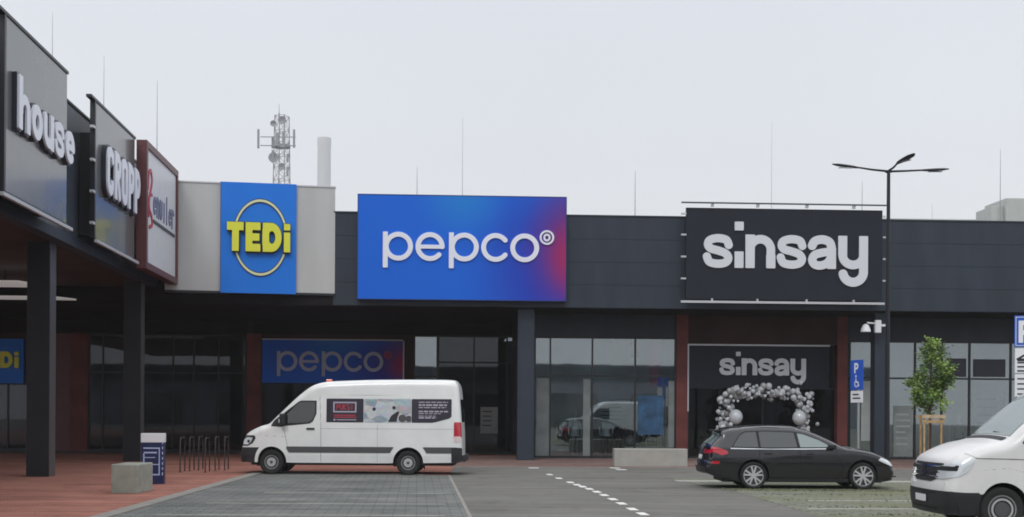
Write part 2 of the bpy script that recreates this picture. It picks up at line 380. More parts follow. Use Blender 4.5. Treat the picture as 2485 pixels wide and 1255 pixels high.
def S_move(f, dx, dz=0, s=1, sx=None): q = sx or s; return lambda X, Z: f((X - dx) / q, (Z - dz) / s) * min(q, s)
def S_shear(f, k): return lambda X, Z: f(X - k * Z, Z)
def S_poly(pts):
    P = np.array(pts, float)
    def f(X, Z):
        d = np.full(X.shape, 1e18); ins = np.zeros(X.shape, bool); n = len(P)
        for i in range(n):
            a, b = P[i], P[(i + 1) % n]; ab = b - a; L2 = max(ab @ ab, 1e-12)
            t = np.clip(((X - a[0]) * ab[0] + (Z - a[1]) * ab[1]) / L2, 0, 1)
            d = np.minimum(d, (X - a[0] - t * ab[0]) ** 2 + (Z - a[1] - t * ab[1]) ** 2)
            c = (a[1] > Z) != (b[1] > Z)
            with np.errstate(divide='ignore', invalid='ignore'):
                xx = (b[0] - a[0]) * (Z - a[1]) / (b[1] - a[1] if b[1] != a[1] else 1e-12) + a[0]
            ins ^= c & (X < xx)
        return np.where(ins, -1, 1) * np.sqrt(d)
    return f
def march(f, x0, x1, z0, z1, res, mp=None, depth=0):
    """mesh of f<0 in the xz plane; mp maps arrays (x,z)->(n,3); depth thickens it along +y"""
    nx = max(2, int((x1 - x0) / res) + 2); nz_ = max(2, int((z1 - z0) / res) + 2)
    xs = np.linspace(x0, x1, nx); zs = np.linspace(z0, z1, nz_); X, Z = np.meshgrid(xs, zs, indexing='ij'); V = f(X, Z) + 1e-9
    ins = V < 0; pts = []; idx = {}; faces = []; walls = []
    cell = ins[:-1, :-1] | ins[1:, :-1] | ins[:-1, 1:] | ins[1:, 1:]
    def corner(i, j):
        k = (0, i, j)
        if k not in idx: idx[k] = len(pts); pts.append((xs[i], zs[j]))
        return idx[k]
    def edge(i, j, i2, j2):
        k = (1, min(i, i2), min(j, j2), i != i2)
        if k not in idx:
            a, b = V[i, j], V[i2, j2]; t = a / (a - b); idx[k] = len(pts); pts.append((xs[i] + t * (xs[i2] - xs[i]), zs[j] + t * (zs[j2] - zs[j])))
        return idx[k]
    for i, j in np.argwhere(cell):
        cs = ((i, j), (i + 1, j), (i + 1, j + 1), (i, j + 1)); out = []; kind = []
        for k in range(4):
            a, b = cs[k], cs[(k + 1) % 4]
            if ins[a]: out.append(corner(*a)); kind.append(0)
            if ins[a] != ins[b]: out.append(edge(*a, *b)); kind.append(1 if ins[a] else 2)
        if len(out) >= 3:
            faces.append(tuple(out))
            for k in range(len(out)):
                if kind[k] == 1 and kind[(k + 1) % len(out)] == 2: walls.append((out[k], out[(k + 1) % len(out)]))
    mb = MB()
    if not pts: return mb
    P = np.array(pts)
    Q = mp(P[:, 0], P[:, 1]) if mp else np.stack([P[:, 0], np.zeros(len(P)), P[:, 1]], 1)
    mb.v = [tuple(q) for q in Q]; mb.f = faces
    if depth:
        n = len(mb.v); mb.v += [(q[0], q[1] + depth, q[2]) for q in Q]
        mb.f = faces + [(b, a, a + n, b + n) for a, b in walls]
    return mb
def catmull(pts, n=6, closed=False):
    P = [Vector(p) for p in pts]; out = []
    m = len(P) if closed else len(P) - 1
    for i in range(m):
        if closed: a, b, c, d = P[i - 1], P[i], P[(i + 1) % len(P)], P[(i + 2) % len(P)]
        else: a, b, c, d = P[max(i - 1, 0)], P[i], P[i + 1], P[min(i + 2, len(P) - 1)]
        for k in range(n):
            t = k / n; out.append(tuple(.5 * ((2 * b) + (c - a) * t + (2 * a - 5 * b + 4 * c - d) * t * t + (3 * b - a - 3 * c + d) * t ** 3)))
    if not closed: out.append(tuple(P[-1]))
    return out
# lettering, x-height = 1
def word_pepco():
    r = .083; L = []
    def p(x): return [S_box(x - .083, x + .083, -.24, 1.0), S_seg(arcp(x + .445, .5, .415, .415, 0, 360), r)]
    L += p(.085)
    L += [S_seg(arcp(1.61, .5, .415, .415, 0, 318), r), S_box(1.22, 2.06, .43, .565)]
    L += p(2.34)
    L += [S_seg(arcp(3.86, .5, .415, .415, 38, 322), r), S_seg(arcp(4.86, .5, .415, .415, 0, 360), r)]
    return S_or(*L)
def word_reg(): return S_or(S_seg(arcp(0, 0, .215, .215, 0, 360), .032), S_seg(arcp(0, 0, .09, .1, 0, 360), .032))
SG = catmull([(.78, .68), (.70, .83), (.45, .88), (.21, .82), (.15, .68), (.24, .57), (.46, .51), (.68, .43), (.77, .29), (.69, .16), (.45, .115), (.20, .17), (.12, .33)])
def word_sinsay():
    h = .122; L = [S_seg(SG, h)]
    L += [S_box(.96, 1.23, 0, .49), S_box(.96, 1.23, 1.12, 1.38)]
    n = [S_box(0, .28, 0, 1), S_seg([(.14, .5)] + arcp(.455, .55, .315, .315, 170, 0) + [(.77, .3)], .128), S_box(.63, .91, 0, .4)]
    L += [S_move(S_or(*n), 1.29)]
    L += [S_move(S_seg(SG, h), 2.24)]
    a = [S_seg(catmull([(.13, .69), (.22, .83), (.44, .88), (.66, .80), (.73, .6)]), .13), S_box(.6, .86, .0, .62),
         S_seg(catmull([(.72, .52), (.46, .49), (.22, .42), (.135, .27), (.2, .14), (.38, .10), (.6, .18), (.72, .36)]), .125)]
    L += [S_move(S_or(*a), 3.19)]
    y = [S_box(0, .27, .4, 1), S_seg([(.135, .5)] + arcp(.455, .42, .32, .29, 180, 350) + [(.77, .5)], .13), S_box(.64, .91, -.1, 1),
         S_seg([(.775, 0)] + arcp(.46, -.08, .315, .31, 0, -168), .135)]
    L += [S_move(S_or(*y), 4.12)]
    return S_or(*L)
def word_tedi():
    L = [S_box(0, .98, .72, 1), S_box(.30, .70, 0, .9), S_box(1.1, 1.5, 0, 1), S_box(1.1, 1.98, .74, 1), S_box(1.1, 1.92, .37, .62), S_box(1.1, 1.98, 0, .26),
         S_and(S_move(S_circ(0, 0, .5), 2.62, .5, s=1, sx=1.25), S_box(2.1, 3.3, 0, 1)), S_box(2.12, 2.7, 0, 1), S_box(3.38, 3.76, 0, .68), S_box(3.38, 3.76, .76, .98)]
    hole = S_and(S_move(S_circ(0, 0, .22), 2.66, .5, s=1, sx=.95), S_box(2.5, 3.1, .2, .8))
    return S_and(S_or(*L), S_not(hole))
def word_house():
    r = .13
    h = [S_box(0, .26, 0, 1.42), S_seg([(.15, .5)] + arcp(.42, .55, .27, .3, 180, 0) + [(.69, .3)], r), S_box(.56, .82, 0, .4)]
    o = [S_seg(arcp(.42, .5, .27, .35, 0, 360), r)]
    u = [S_seg([(.15, .85), (.15, .45)] + arcp(.42, .42, .27, .27, 180, 360) + [(.69, .85)], r), S_box(.56, .82, 0, 1)]
    s = [S_move(S_seg(SG, .12), 0, 0, s=1, sx=.88)]
    e_ = [S_seg(arcp(.42, .5, .27, .35, 0, 305), r), S_box(.1, .74, .41, .6)]
    return S_or(*[S_move(S_or(*g), i * .93) for i, g in enumerate((h, o, u, s, e_))])
def word_cropp():
    r = .10
    c = [S_seg(arcp(.3, .72, .2, .17, 10, 180) + arcp(.3, .27, .2, .17, 180, 350), r)]
    R = [S_box(0, .22, 0, 1), S_seg([(.1, .885)] + arcp(.3, .7, .2, .185, 90, -90) + [(.1, .515)], r), S_seg([(.3, .5), (.48, .1)], r)]
    o = [S_seg(arcp(.3, .72, .2, .17, 0, 180) + arcp(.3, .27, .2, .17, 180, 360) + [(.5, .72)], r)]
    p = [S_box(0, .22, 0, 1), S_seg([(.1, .885)] + arcp(.3, .67, .2, .215, 90, -90) + [(.1, .455)], r)]
    return S_or(*[S_move(S_or(*g), i * .72) for i, g in enumerate((c, R, o, p, p))])
def word_P(): return S_or(S_box(0, .2, 0, 1), S_seg([(.1, .9), (.35, .9)] + arcp(.38, .68, .2, .22, 90, -90, 14) + [(.1, .46)], .1))

# ------------------------------------------------------------------ ground, paving, markings
struct('ground', MB().poly([(-450, -120, 0), (450, -120, 0), (450, 1100, 0), (-450, 1100, 0)]), 'asphalt')
k0 = gnd(250, 1255); k1 = gnd(640, 1145)                   # kerb line on the left
kd = (k1 - k0).normalized(); ks = k0 - kd * 26; kn = Vector((-kd.y, kd.x, 0))
pe = gnd(1090, 1154); edge_dir = LF.x
pav_back = [k1, Vector((pe.x, pe.y, 0))]
sw_front = lambda px, py: gnd(px, py)
# red sidewalk: left of the kerb and along the shop fronts
lim = k1 + kd * .3
pts = [ks + kn * .0, k1 + Vector((0, 0, 0)), pe, gnd(1100, 1134), gnd(2485, 1143) + Vector((9, .6, 0)), BF.w(40, 6), BF.w(-30, 6), Vector((-40, 55, 0)), Vector((-40, ks.y, 0))]
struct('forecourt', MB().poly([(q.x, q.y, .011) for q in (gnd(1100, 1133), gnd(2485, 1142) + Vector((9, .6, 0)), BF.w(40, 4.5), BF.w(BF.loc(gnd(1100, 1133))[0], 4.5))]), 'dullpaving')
struct('sidewalk', MB().poly([(p.x, p.y, .008) for p in pts]), 'redpaving')
pts = [ks, k1, pe, pe - edge_dir * 40]
struct('parking_paving', MB().poly([(p.x, p.y, .004) for p in pts][::-1]), 'pavers')
kb = MB()
def strip(mb, a, b, wd, z0, z1):
    d = (b - a).normalized(); n = Vector((-d.y, d.x, 0)) * wd / 2
    q = [a - n, b - n, b + n, a + n]; mb.prism([(p.x, p.y) for p in q], z0, z1)
def stones(mb, a, b, wd, z1, L=1.0, gap=.012):
    n = int((b - a).length / L); d = (b - a).normalized()
    for i in range(n): strip(mb, a + d * (i * L), a + d * (i * L + L - gap), wd, -.1, z1)
stones(kb, ks, k1, .30, .028); stones(kb, k1, pe, .16, .02); stones(kb, gnd(1100, 1134), gnd(2485, 1143) + Vector((9, .6, 0)), .16, .03)
struct('kerb', kb, 'kerb')
kb = MB(); stones(kb, pe - edge_dir * 40, pe, .07, .012); struct('paving_edge', kb, 'kerb')
b0 = gnd(1778, 1190); b1 = gnd(1988, 1255); bd = (b0 - b1).normalized()
g0 = gnd(1620, 1165); 
bay = [b1 - bd * 30, b0 + bd * .2, g0 + Vector((0, .6, 0)), g0 + Vector((24, 1.4, 0)), g0 + Vector((24, -40, 0))]
struct('parking_bays', MB().poly([(p.x, p.y, .004) for p in bay][::-1]), 'grasspavers')
mk = MB()
for i, (px, py) in enumerate([(1559, 1247.5), (1534, 1236), (1508, 1222.4), (1487, 1212), (1466, 1202), (1448, 1194), (1430, 1187), (1414, 1181.5), (1400, 1177), (1384, 1171), (1356, 1161), (1334, 1152)]):
    p = gnd(px, py); strip(mk, p - LF.x * .28, p + LF.x * .28, .16, .001, .007)
for px, py in ((1295, 1137), (1492, 1137), (1507, 1141)):
    p = gnd(px, py); strip(mk, p - BF.x * .16, p + BF.x * .16, .5, .013, .017)
struct('lane_marking', mk, 'paint_white')
mk = MB()
a = gnd(1640, 1168); strip(mk, a, a + BF.x * 14, .55, .005, .010)
for py in (1216, 1236, 1262): a = gnd(1960, py); strip(mk, a, a + BF.x * 12, .16, .005, .010)
struct('bay_marking', mk, 'concrete_light')
mk = MB()
for py, x0 in ((1196, 640), (1222, 500), (1250, 380)): a = gnd(x0, py); b = gnd(1080, py + 2.6); strip(mk, a, b, .12, .005, .009)
struct('bay_marking', mk, 'concrete')
gm = MB()                                                    # tufts of grass under the dark car and in the bay joints
for _ in range(1500):
    q = random.random()
    if q < .55: x = 4.9 + random.random() * 5.6; y = F / 104 + .1 + random.gauss(0, .16)
    else: x = 5.6 + random.random() * 7; y = 22.6 + random.choice([.2, 2.0, 3.9, 5.7]) + random.gauss(0, .12)
    h = random.uniform(.015, .05); a = random.random() * 6.3; dx, dy = .02 * math.cos(a), .02 * math.sin(a)
    gm.poly([(x - dx, y - dy, .004), (x + dx, y + dy, .004), (x + random.gauss(0, .03), y, h)])
struct('grass', gm, 'grass', kind='stuff')

# ------------------------------------------------------------------ back wing of the retail park
B = lambda px, py, d=0: BF.hit(px, py, d)
back = thing('retail_building', 'long dark grey retail building with ribbed metal fascia over glazed shop fronts', 'building', (BF.o.x, BF.o.y, 0), BF.a)
ZF0 = B(1500, 748)[1]; ZF1 = B(1500, 526)[1]; XL = B(812, 600)[0] - .05; XR = B(2485, 600)[0] + 14
m = MB(); nrow = 4; hh = (ZF1 - ZF0) / nrow
for i in range(nrow):
    m.box(XL, XR, 0, .25, ZF0 + i * hh + .008, ZF0 + (i + 1) * hh - .008)
m.box(XL, XR, .012, .3, ZF0 + .005, ZF1 - .004)
obj('fascia', m, 'fascia', back)
obj('parapet_cap', MB().box(XL, XR, -.03, .4, ZF1 - .002, ZF1 + .05), 'fascia', back)
obj('roof', MB().box(XL - 8, XR, .3, 30, ZF1 - .5, ZF1 - .2), 'roofing', back)
DG = 2.8                                                     # depth of the glazing behind the fascia
DW = 8.5                                                     # shop wall left of the free column
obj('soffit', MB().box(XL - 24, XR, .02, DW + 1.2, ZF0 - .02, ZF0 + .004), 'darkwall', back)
obj('downstand', MB().box(XL - 24, XL - .01, 0, .2, ZF0 + .01, ZF0 + .9), 'darkwall', back)
def BX(px, d=DG, py=950): return B(px, py, d)[0]
def BZ(px, py, d=DG): return B(px, py, d)[1]
zt = BZ(1470, 818); ztr = BZ(1470, 913)
wl = BX(1262)
# wall above the glazing
obj('header_wall', MB().box(wl, BX(1644), DG, DG + .3, zt, ZF0), 'fascia', back)
obj('header_wall', MB().box(BX(2052), XR, DG, DG + .3, zt - .05, ZF0), 'fascia', back)
obj('portal', MB().box(BX(1640), BX(1668), DG - .12, DG + .3, 0, ZF0).box(BX(2030), BX(2054), DG - .12, DG + .3, 0, ZF0), 'redwall', back)
obj('portal_header', MB().box(BX(1668) + .002, BX(2030) - .002, DG - .1, DG + .3, BZ(1840, 836), ZF0), 'brownwall', back)  # darker colour than the pillars, painting in the shade under the canopy
def glazing(x0, x1, z0, z1, d, mull, zt_, name='window', gm='shopglass', fw=.06):
    f = MB(); f.box(x0, x1, d - .05, d + .06, z0, z0 + .10).box(x0, x1, d - .05, d + .06, z1 - .07, z1)
    for x in [x0 + fw / 2] + mull + [x1 - fw / 2]: f.box(x - fw / 2, x + fw / 2, d - .06, d + .07, z0 + .1, z1 - .07)
    xs = [x0 + fw] + sorted(sum([[x - fw / 2, x + fw / 2] for x in mull], [])) + [x1 - fw]
    if zt_:
        for i in range(0, len(xs), 2): f.box(xs[i], xs[i + 1], d - .045, d + .055, zt_ - .035, zt_ + .035)
    o = obj(name, f, 'mullion', back)
    g = MB(); g.box(x0 + .02, x1 - .02, d, d + .012, z0 + .05, z1 - .04); obj('pane', g, gm, o)
    return o
glazing(BX(1296), BX(1640), 0, zt, DG, [BX(1335), BX(1437), BX(1541)], ztr)
glazing(BX(2054), BX(2122), 0, zt - .05, DG, [], ztr)
glazing(BX(2122), XR, 0, zt - .05, DG, [BX(x) for x in (2220, 2285, 2352, 2452)] + [BX(2452) + 1.6 * k for k in range(1, 9)], ztr)
# entrance under the dark sign between the red pillars
DE = DG + .25
e = glazing(BX(1668, DE), BX(2030, DE), 0, BZ(1840, 940, DE), DE, [BX(x, DE) for x in (1745, 1850, 1945)], None, 'door', 'shopglass_dark')
# recessed dark entrance left of the free column
glazing(BX(1062, DW), BX(1270, DW), 0, BZ(1160, 815, DW), DW, [BX(1150, DW), BX(1230, DW)], BZ(1160, 880, DW), 'door', 'shopglass_dark')
x6 = BX(600, DW)
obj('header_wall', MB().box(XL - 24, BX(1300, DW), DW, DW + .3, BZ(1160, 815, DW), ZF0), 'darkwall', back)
obj('return_wall', MB().box(wl, wl + .3, DG + .1, DW, 0, ZF0), 'fascia', back)
obj('pilaster', MB().box(BX(600, DW), BX(634, DW), DW - .15, DW + .2, 0, BZ(1160, 815, DW)), 'redwall', back)
obj('pilaster', MB().box(BX(980, DW), BX(1004, DW), DW - .15, DW + .2, 0, BZ(1160, 815, DW)), 'brownwall', back)
glazing(BX(634, DW), BX(980, DW), 0, BZ(800, 928, DW), DW, [BX(740, DW), BX(860, DW)], None, 'window', 'shopglass_dark')
obj('wall_panel', MB().box(BX(634, DW), BX(980, DW), DW, DW + .2, BZ(800, 928, DW), BZ(1160, 815, DW)), 'brownwall', back)
glazing(BX(1004, DW), BX(1062, DW), 0, BZ(1160, 815, DW), DW, [], BZ(1030, 914, DW), 'window', 'shopglass')
# dim shop wall deep under the corner canopy
DC = DW + .8
xa = XL - 24; zc = BZ(500, 812, DC)
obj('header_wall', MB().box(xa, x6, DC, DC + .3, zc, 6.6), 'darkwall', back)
glazing(BX(215, DC), BX(598, DC), 0, zc, DC, [BX(x, DC) for x in (250, 330, 420, 470, 530)], BZ(500, 905, DC), 'window', 'shopglass_dark')
glazing(xa, BX(120, DC), 0, BZ(30, 930, DC), DC, [BX(20, DC), BX(75, DC)], None, 'door', 'shopglass_dark')
obj('wall_panel', MB().box(xa, BX(120, DC), DC, DC + .2, BZ(30, 930, DC), zc), 'brownwall', back)
obj('wall_panel', MB().box(BX(120, DC), BX(172, DC), DC - .02, DC + .2, 0, zc), 'redframe', back)
obj('pilaster', MB().box(BX(172, DC), BX(215, DC), DC - .12, DC + .2, 0, zc), 'redwall', back)
obj('return_wall', MB().box(x6, x6 + .2, DW, DC, 0, ZF0), 'brownwall', back)
# free columns
def column(parent, x, y, w_, d_, z1, m_='column'):
    o = obj('column', MB().box(x - w_ / 2, x + w_ / 2, y - d_ / 2, y + d_ / 2, 0, z1), m_, parent, bevel=.012); return o
cx_, _ = B(1276, 950, .3); column(back, cx_, .6, .62, .62, ZF0 - .02, 'fascia')
cx_, _ = B(2140, 950, .3); column(back, cx_, .6, .52, .5, ZF0 - .02, 'fascia')
# interior: floor, rear wall, side walls, ceiling
obj('shop_floor', MB().box(XL - 24, XR, DC + .3, 18, -.05, .02).box(wl + .46, XR, DG + .1, DC + .3, -.05, .02), 'floor_in', back)
obj('inner_wall', MB().box(XL - 24, XR, 17.8, 18.1, 0, 5.4).box(BX(1655), BX(1655) + .15, DG + .35, 17.8, 0, 5).box(BX(2042), BX(2042) + .15, DG + .35, 17.8, 0, 5).box(wl + .3, wl + .45, DG + .35, 17.8, 0, 5), 'wall_in', back)
obj('inner_wall', MB().box(wl + .46, BX(1655) - .01, DG + 1.7, DG + 1.85, .02, 4.98).box(BX(2042) + .16, XR, DG + 1.7, DG + 1.85, .02, 4.98), 'wall_in', back)
obj('ceiling', MB().box(XL - 24, wl, DC + .35, 18, 5.3, 5.45).box(wl + .46, XR, DG + .35, 18, 5.0, 5.2), 'wall_in', back)
# white low wall in front of the glass
p = gnd(1580, 1132)
q0 = gnd(1490, 1132); q1 = gnd(1670, 1134)
bw = thing('low_wall', 'pale concrete planter wall standing in front of the shop window', 'wall', tuple((q0 + q1) / 2), BF.a)
L2 = (q1 - q0).length / 2
obj('wall_body', MB().box(-L2, L2, -.02, .45, 0, .60), 'concrete_light', bw, bevel=.02)

# ------------------------------------------------------------------ left wing
L_ = lambda px, py, d=0: LF.hit(px, py, d)
left = thing('retail_building', 'near wing of the retail building with glossy dark fascia above a columned walkway', 'building', (LF.o.x, LF.o.y, 0), LF.a)
lz0 = L_(96, 561)[1]; lz1 = L_(200, 280)[1]
cl = Vector((B(812, 600)[0] - 4.2, 0, 0)); 
lx1 = L_(420, 700)[0] + .3; lx0 = -26
obj('fascia', MB().box(lx0, lx1, 0, .3, lz0 + .28, lz1), 'fascia_gloss', left)
obj('fascia_trim', MB().box(lx0, lx1, -.05, .3, lz0, lz0 + .28), 'fascia', left, bevel=.01)
obj('parapet_cap', MB().box(lx0, lx1, -.04, .4, lz1, lz1 + .06), 'column', left)
obj('soffit', MB().box(lx0, lx1 + 2, .3, 14, lz0 + .02, lz0 + .1), 'soffit', left)
obj('roof', MB().box(lx0, lx1, .3, 14, lz1 - .5, lz1 - .2), 'roofing', left)
def lcol(px, py):
    g = gnd(px, py); x, y = LF.loc(g); return x, y
a = gnd(62, 1158); c = gnd(118, 1158)
x, y = lcol(118, 1158)
col_w = (c - a).length
for (px, py) in ((118, 1158), (340, 1121)):
    g = gnd(px, py); x, y = LF.loc(g)
    obj('column', MB().box(x, x + .6, y, y + col_w, 0, lz0 + .02), 'column', left, bevel=.012)
    obj('side_strip', MB().box(x + .02, x + .58, y - .006, y - .001, 0, lz0 + .02), 'column_strip', left)  # paler grey sheet over the column's right face, full height
x, y = LF.loc(gnd(118, 1158)); obj('column', MB().box(x - 12.2, x - 11.6, y, y + col_w, 0, lz0 + .02), 'column', left, bevel=.012)
# ceiling lamps under the walkway
for px0, px1, py, s in ((-260, 100, 690, 76), (-230, 172, 724, 68.5)):
    a = at(px0, py, s); b = at(px1, py, s)
    t = thing('ceiling_lamp', 'long pale lamp panel under the walkway ceiling, ' + ('nearer and higher of the two' if s == 76 else 'farther and lower of the two'), 'lamp', tuple((a + b) / 2), BF.a, 'long lamps under the walkway ceiling')
    Lh = (b - a).length / 2; up = lz0 + .02 - a.z
    dd = .85 if s == 76 else .5
    pr = MB(); pr.prism([(-Lh, -dd), (Lh - .5, -dd), (Lh, dd), (-Lh, dd)], 0, .06); obj('diffuser', pr, 'lampstrip', t)
    hg = MB()
    for k in (-.8, 0, .5): hg.box(Lh * k - .02, Lh * k + .02, -.02, .02, .06, max(.1, up))
    obj('hanger', hg, 'mullion', t)

# ------------------------------------------------------------------ telling corner: grey cladding with the blue square
tl = at(400, 697, 68.0); tr = at(812, 720, 66.4); 
ta = math.atan2(tr.y - tl.y, tr.x - tl.x); TF = Frame(tl, ta)
T = lambda px, py, d=0: TF.hit(px, py, d)
tz0 = T(600, 707.5)[1]; tz1 = T(600, 448)[1]; tL = (tr - tl).length
corner = thing('cladding_box', 'pale grey metal clad corner box joining the two wings above the walkway', 'wall cladding', tuple(TF.o + Vector((0, 0, tz0))), ta)
hz_ = tz1 - tz0; u0 = T(541, 580)[0]; u1 = T(718, 580)[0]
m = MB().box(0, u0, 0, 1.0, 0, hz_).box(u1, tL, 0, 1.0, 0, hz_).box(u0, u1, .1, 1.0, 0, hz_)
obj('panel', m, 'greyclad', corner)
obj('coping', MB().box(-.02, tL + .02, -.03, 1.02, hz_, hz_ + .05), 'lightrail', corner)
obj('drip_edge', MB().box(-.02, tL + .02, -.02, 1.02, -.09, -.003), 'mullion', corner)

def sign_at(fr, px0, px1, py0, py1, d, name, label, cat='sign', group=None, pym=None):
    xa_, _ = fr.hit(px0, (py0 + py1) / 2, d); xb_, _ = fr.hit(px1, (py0 + py1) / 2, d)
    pc = (px0 + px1) / 2; za = fr.hit(pc, py1, d)[1]; zb = fr.hit(pc, py0, d)[1]
    p = fr.w((xa_ + xb_) / 2, d, za); t = thing(name, label, cat, tuple(p), fr.a, group)
    cxm = (xa_ + xb_) / 2
    return t, (xb_ - xa_) / 2, zb - za, (lambda px, py, dd=d: (fr.hit(px, py, dd)[0] - cxm, fr.hit(px, py, dd)[1] - za))
def letters(fn, sd, px_l, px_r, z_base_px, z_top_px, n_w, parent, m_, depth=.08, y=-.1, res=.02, name='letters', xmax=None, zr=(-.6, 1.5), slab=None):
    """place a word whose x-height is 1 so its left/right ends and base/x-height fall on the given photo pixels"""
    xl, zb = fn(px_l, z_base_px, None) if False else fn(px_l, z_base_px); xr, _ = fn(px_r, z_base_px)
    _, zt2 = fn((px_l + px_r) / 2, z_top_px); _, zb2 = fn((px_l + px_r) / 2, z_base_px)
    sx = (xr - xl) / n_w; sz = zt2 - zb2
    mb = march(sd, -.15, n_w + .15, zr[0], zr[1], res / max(sx, sz), lambda X, Z: np.stack([xl + X * sx, np.full(X.shape, y), zb2 + Z * sz], 1), depth)
    return obj(name, mb, m_, parent)

# blue square with the yellow word
t, hw, hh_, fn = sign_at(TF, 536, 719, 444, 712, -.12, 'shop_sign', 'square blue sign with a yellow word across a cream ring on the grey corner box')
obj('panel', MB().box(-hw, hw, 0, .2, 0, hh_), 'tedi_blue', t)
obj('side_edge', MB().box(-hw - .02, -hw - .002, .0, .2, 0, hh_), 'navyside', t)
cxr, czr = fn(632, 577); rx = (fn(696, 577)[0] - fn(568, 577)[0]) / 2; rz = (fn(632, 489)[1] - fn(632, 668)[1]) / 2
mb = march(lambda X, Z: np.abs(np.hypot(X / rx, Z / rz) - 1) * rx - .03, -rx - .1, rx + .1, -rz - .1, rz + .1, .03, lambda X, Z: np.stack([cxr + X, np.full(X.shape, -.05), czr + Z], 1), .045)
obj('ring', mb, 'ringcream', t)
mb = march(lambda X, Z: np.abs(np.hypot(X / rx, Z / rz) - 1) * rx - .06, -rx - .1, rx + .1, -rz - .1, rz + .1, .03, lambda X, Z: np.stack([cxr + X, np.full(X.shape, -.02), czr + Z], 1), .015)
obj('ring_outline', mb, 'navyside', t)
letters(fn, lambda X, Z: word_tedi()(X, Z) - .045, 553, 703, 612, 543, 3.76, t, 'letter_dark', .08, -.09, .03, 'letter_outline')
letters(fn, word_tedi(), 551, 704, 612, 542, 3.76, t, 'yellow', .12, -.2, .03)

# pepco-blue board
t, hw, hh_, fn = sign_at(BF, 869, 1373, 476, 727, -.35, 'shop_sign', 'large blue and crimson billboard with a white lower-case word on the dark fascia')
obj('panel', MB().box(-hw, hw, 0, .3, 0, hh_), 'pepco_print', t)
fr = MB().box(-hw - .03, hw + .03, -.01, .31, -.03, 0).box(-hw - .03, hw + .03, -.01, .31, hh_, hh_ + .03).box(-hw - .03, -hw, -.01, .31, 0, hh_).box(hw, hw + .03, -.01, .31, 0, hh_)
obj('frame', fr, 'navyside', t)
letters(fn, word_pepco(), 929, 1308, 635, 565, 5.36, t, 'letter_white', .06, -.06, .02)
cxr, czr = fn(1327, 577); sr = hw / 3.8
mb = march(word_reg(), -.3, .3, -.3, .3, .012, lambda X, Z: np.stack([cxr + X * 1.08, np.full(X.shape, -.06), czr + Z * 1.08], 1), .06)
obj('trade_mark', mb, 'letter_white', t)

# dark board on rails
t, hw, hh_, fn = sign_at(BF, 1665, 2141, 506, 736, -.45, 'shop_sign', 'large charcoal billboard with a thick pale grey word framed by thin rails')
obj('panel', MB().box(-hw, hw, 0, .14, .12, hh_ - .02), 'signdark', t)
rl = MB(); x0_, _ = fn(1652, 492); x1_, zr_ = fn(2148, 496)
rl.box(x0_, x1_, -.16, -.1, hh_ + .12, hh_ + .17); obj('top_rail', rl, 'darkrail', t)
obj('bottom_rail', MB().box(x0_, x1_ - .05, -.16, -.08, -.03, .05), 'lightrail', t)
cl_ = MB()
for k in (-.74, -.28, .22, .70): cl_.box(hw * k - .05, hw * k + .05, -.12, 0, hh_ + .02, hh_ + .12).box(hw * k - .03, hw * k + .03, -.12, 0, .05, .14)
for z in (.25, .48, .71, .93):
    cl_.box(-hw - .2, -hw - .01, -.08, -.02, hh_ * z - .04, hh_ * z + .02).box(hw + .01, hw + .1, -.08, -.02, hh_ * z - .04, hh_ * z + .02)
obj('clips', cl_, 'lightrail', t)
obj('mounts', MB().box(-hw + .4, -hw + .5, .14, .44, .2, hh_ - .6).box(hw - .5, hw - .4, .14, .44, .2, hh_ - .6), 'darkrail', t)
letters(fn, word_sinsay(), 1705, 2105, 652, 571, 5.03, t, 'letter_grey', .05, -.06, .02)

# lower signs
t, hw, hh_, fn = sign_at(BF, 636, 978, 826, 930, DW - .2, 'shop_sign', 'shaded blue and dark red sign above the shop window behind the white van')
obj('panel', MB().box(-hw, hw, 0, .12, 0, hh_), 'pepco_print', t)
obj('frame', MB().box(-hw, hw, -.02, .1, hh_, hh_ + .05).box(hw, hw + .05, -.02, .1, 0, hh_), 'lightrail', t)
letters(fn, word_pepco(), 672, 930, 902, 853, 5.36, t, 'letter_shaded', .05, -.05, .02)
cxr, czr = fn(941, 862)
mb = march(word_reg(), -.3, .3, -.3, .3, .015, lambda X, Z: np.stack([cxr + X * .7, np.full(X.shape, -.05), czr + Z * .7], 1), .05); obj('trade_mark', mb, 'red_text', t)
t, hw, hh_, fn = sign_at(BF, 1671, 2012, 840, 944, DG - .08, 'shop_sign', 'black sign with a grey word above the balloon arch at the shop entrance')
obj('panel', MB().box(-hw, hw, 0, .1, 0, hh_), 'signdark', t)
obj('frame', MB().box(-hw - .05, hw + .02, -.08, .05, hh_, hh_ + .06).box(-hw - .05, -hw, -.08, .05, -.9, hh_), 'lightrail', t)
letters(fn, word_sinsay(), 1745, 1955, 911, 870, 5.03, t, 'letter_grey', .05, -.06, .02)
t, hw, hh_, fn = sign_at(BF, -70, 57, 822, 930, DC - .2, 'shop_sign', 'shaded blue sign with dull yellow letters deep under the left walkway')
obj('panel', MB().box(-hw, hw, 0, .12, 0, hh_), 'tedi_blue', t)
letters(fn, word_tedi(), -58, 46, 893, 853, 3.76, t, 'yellow', .05, -.06, .03)

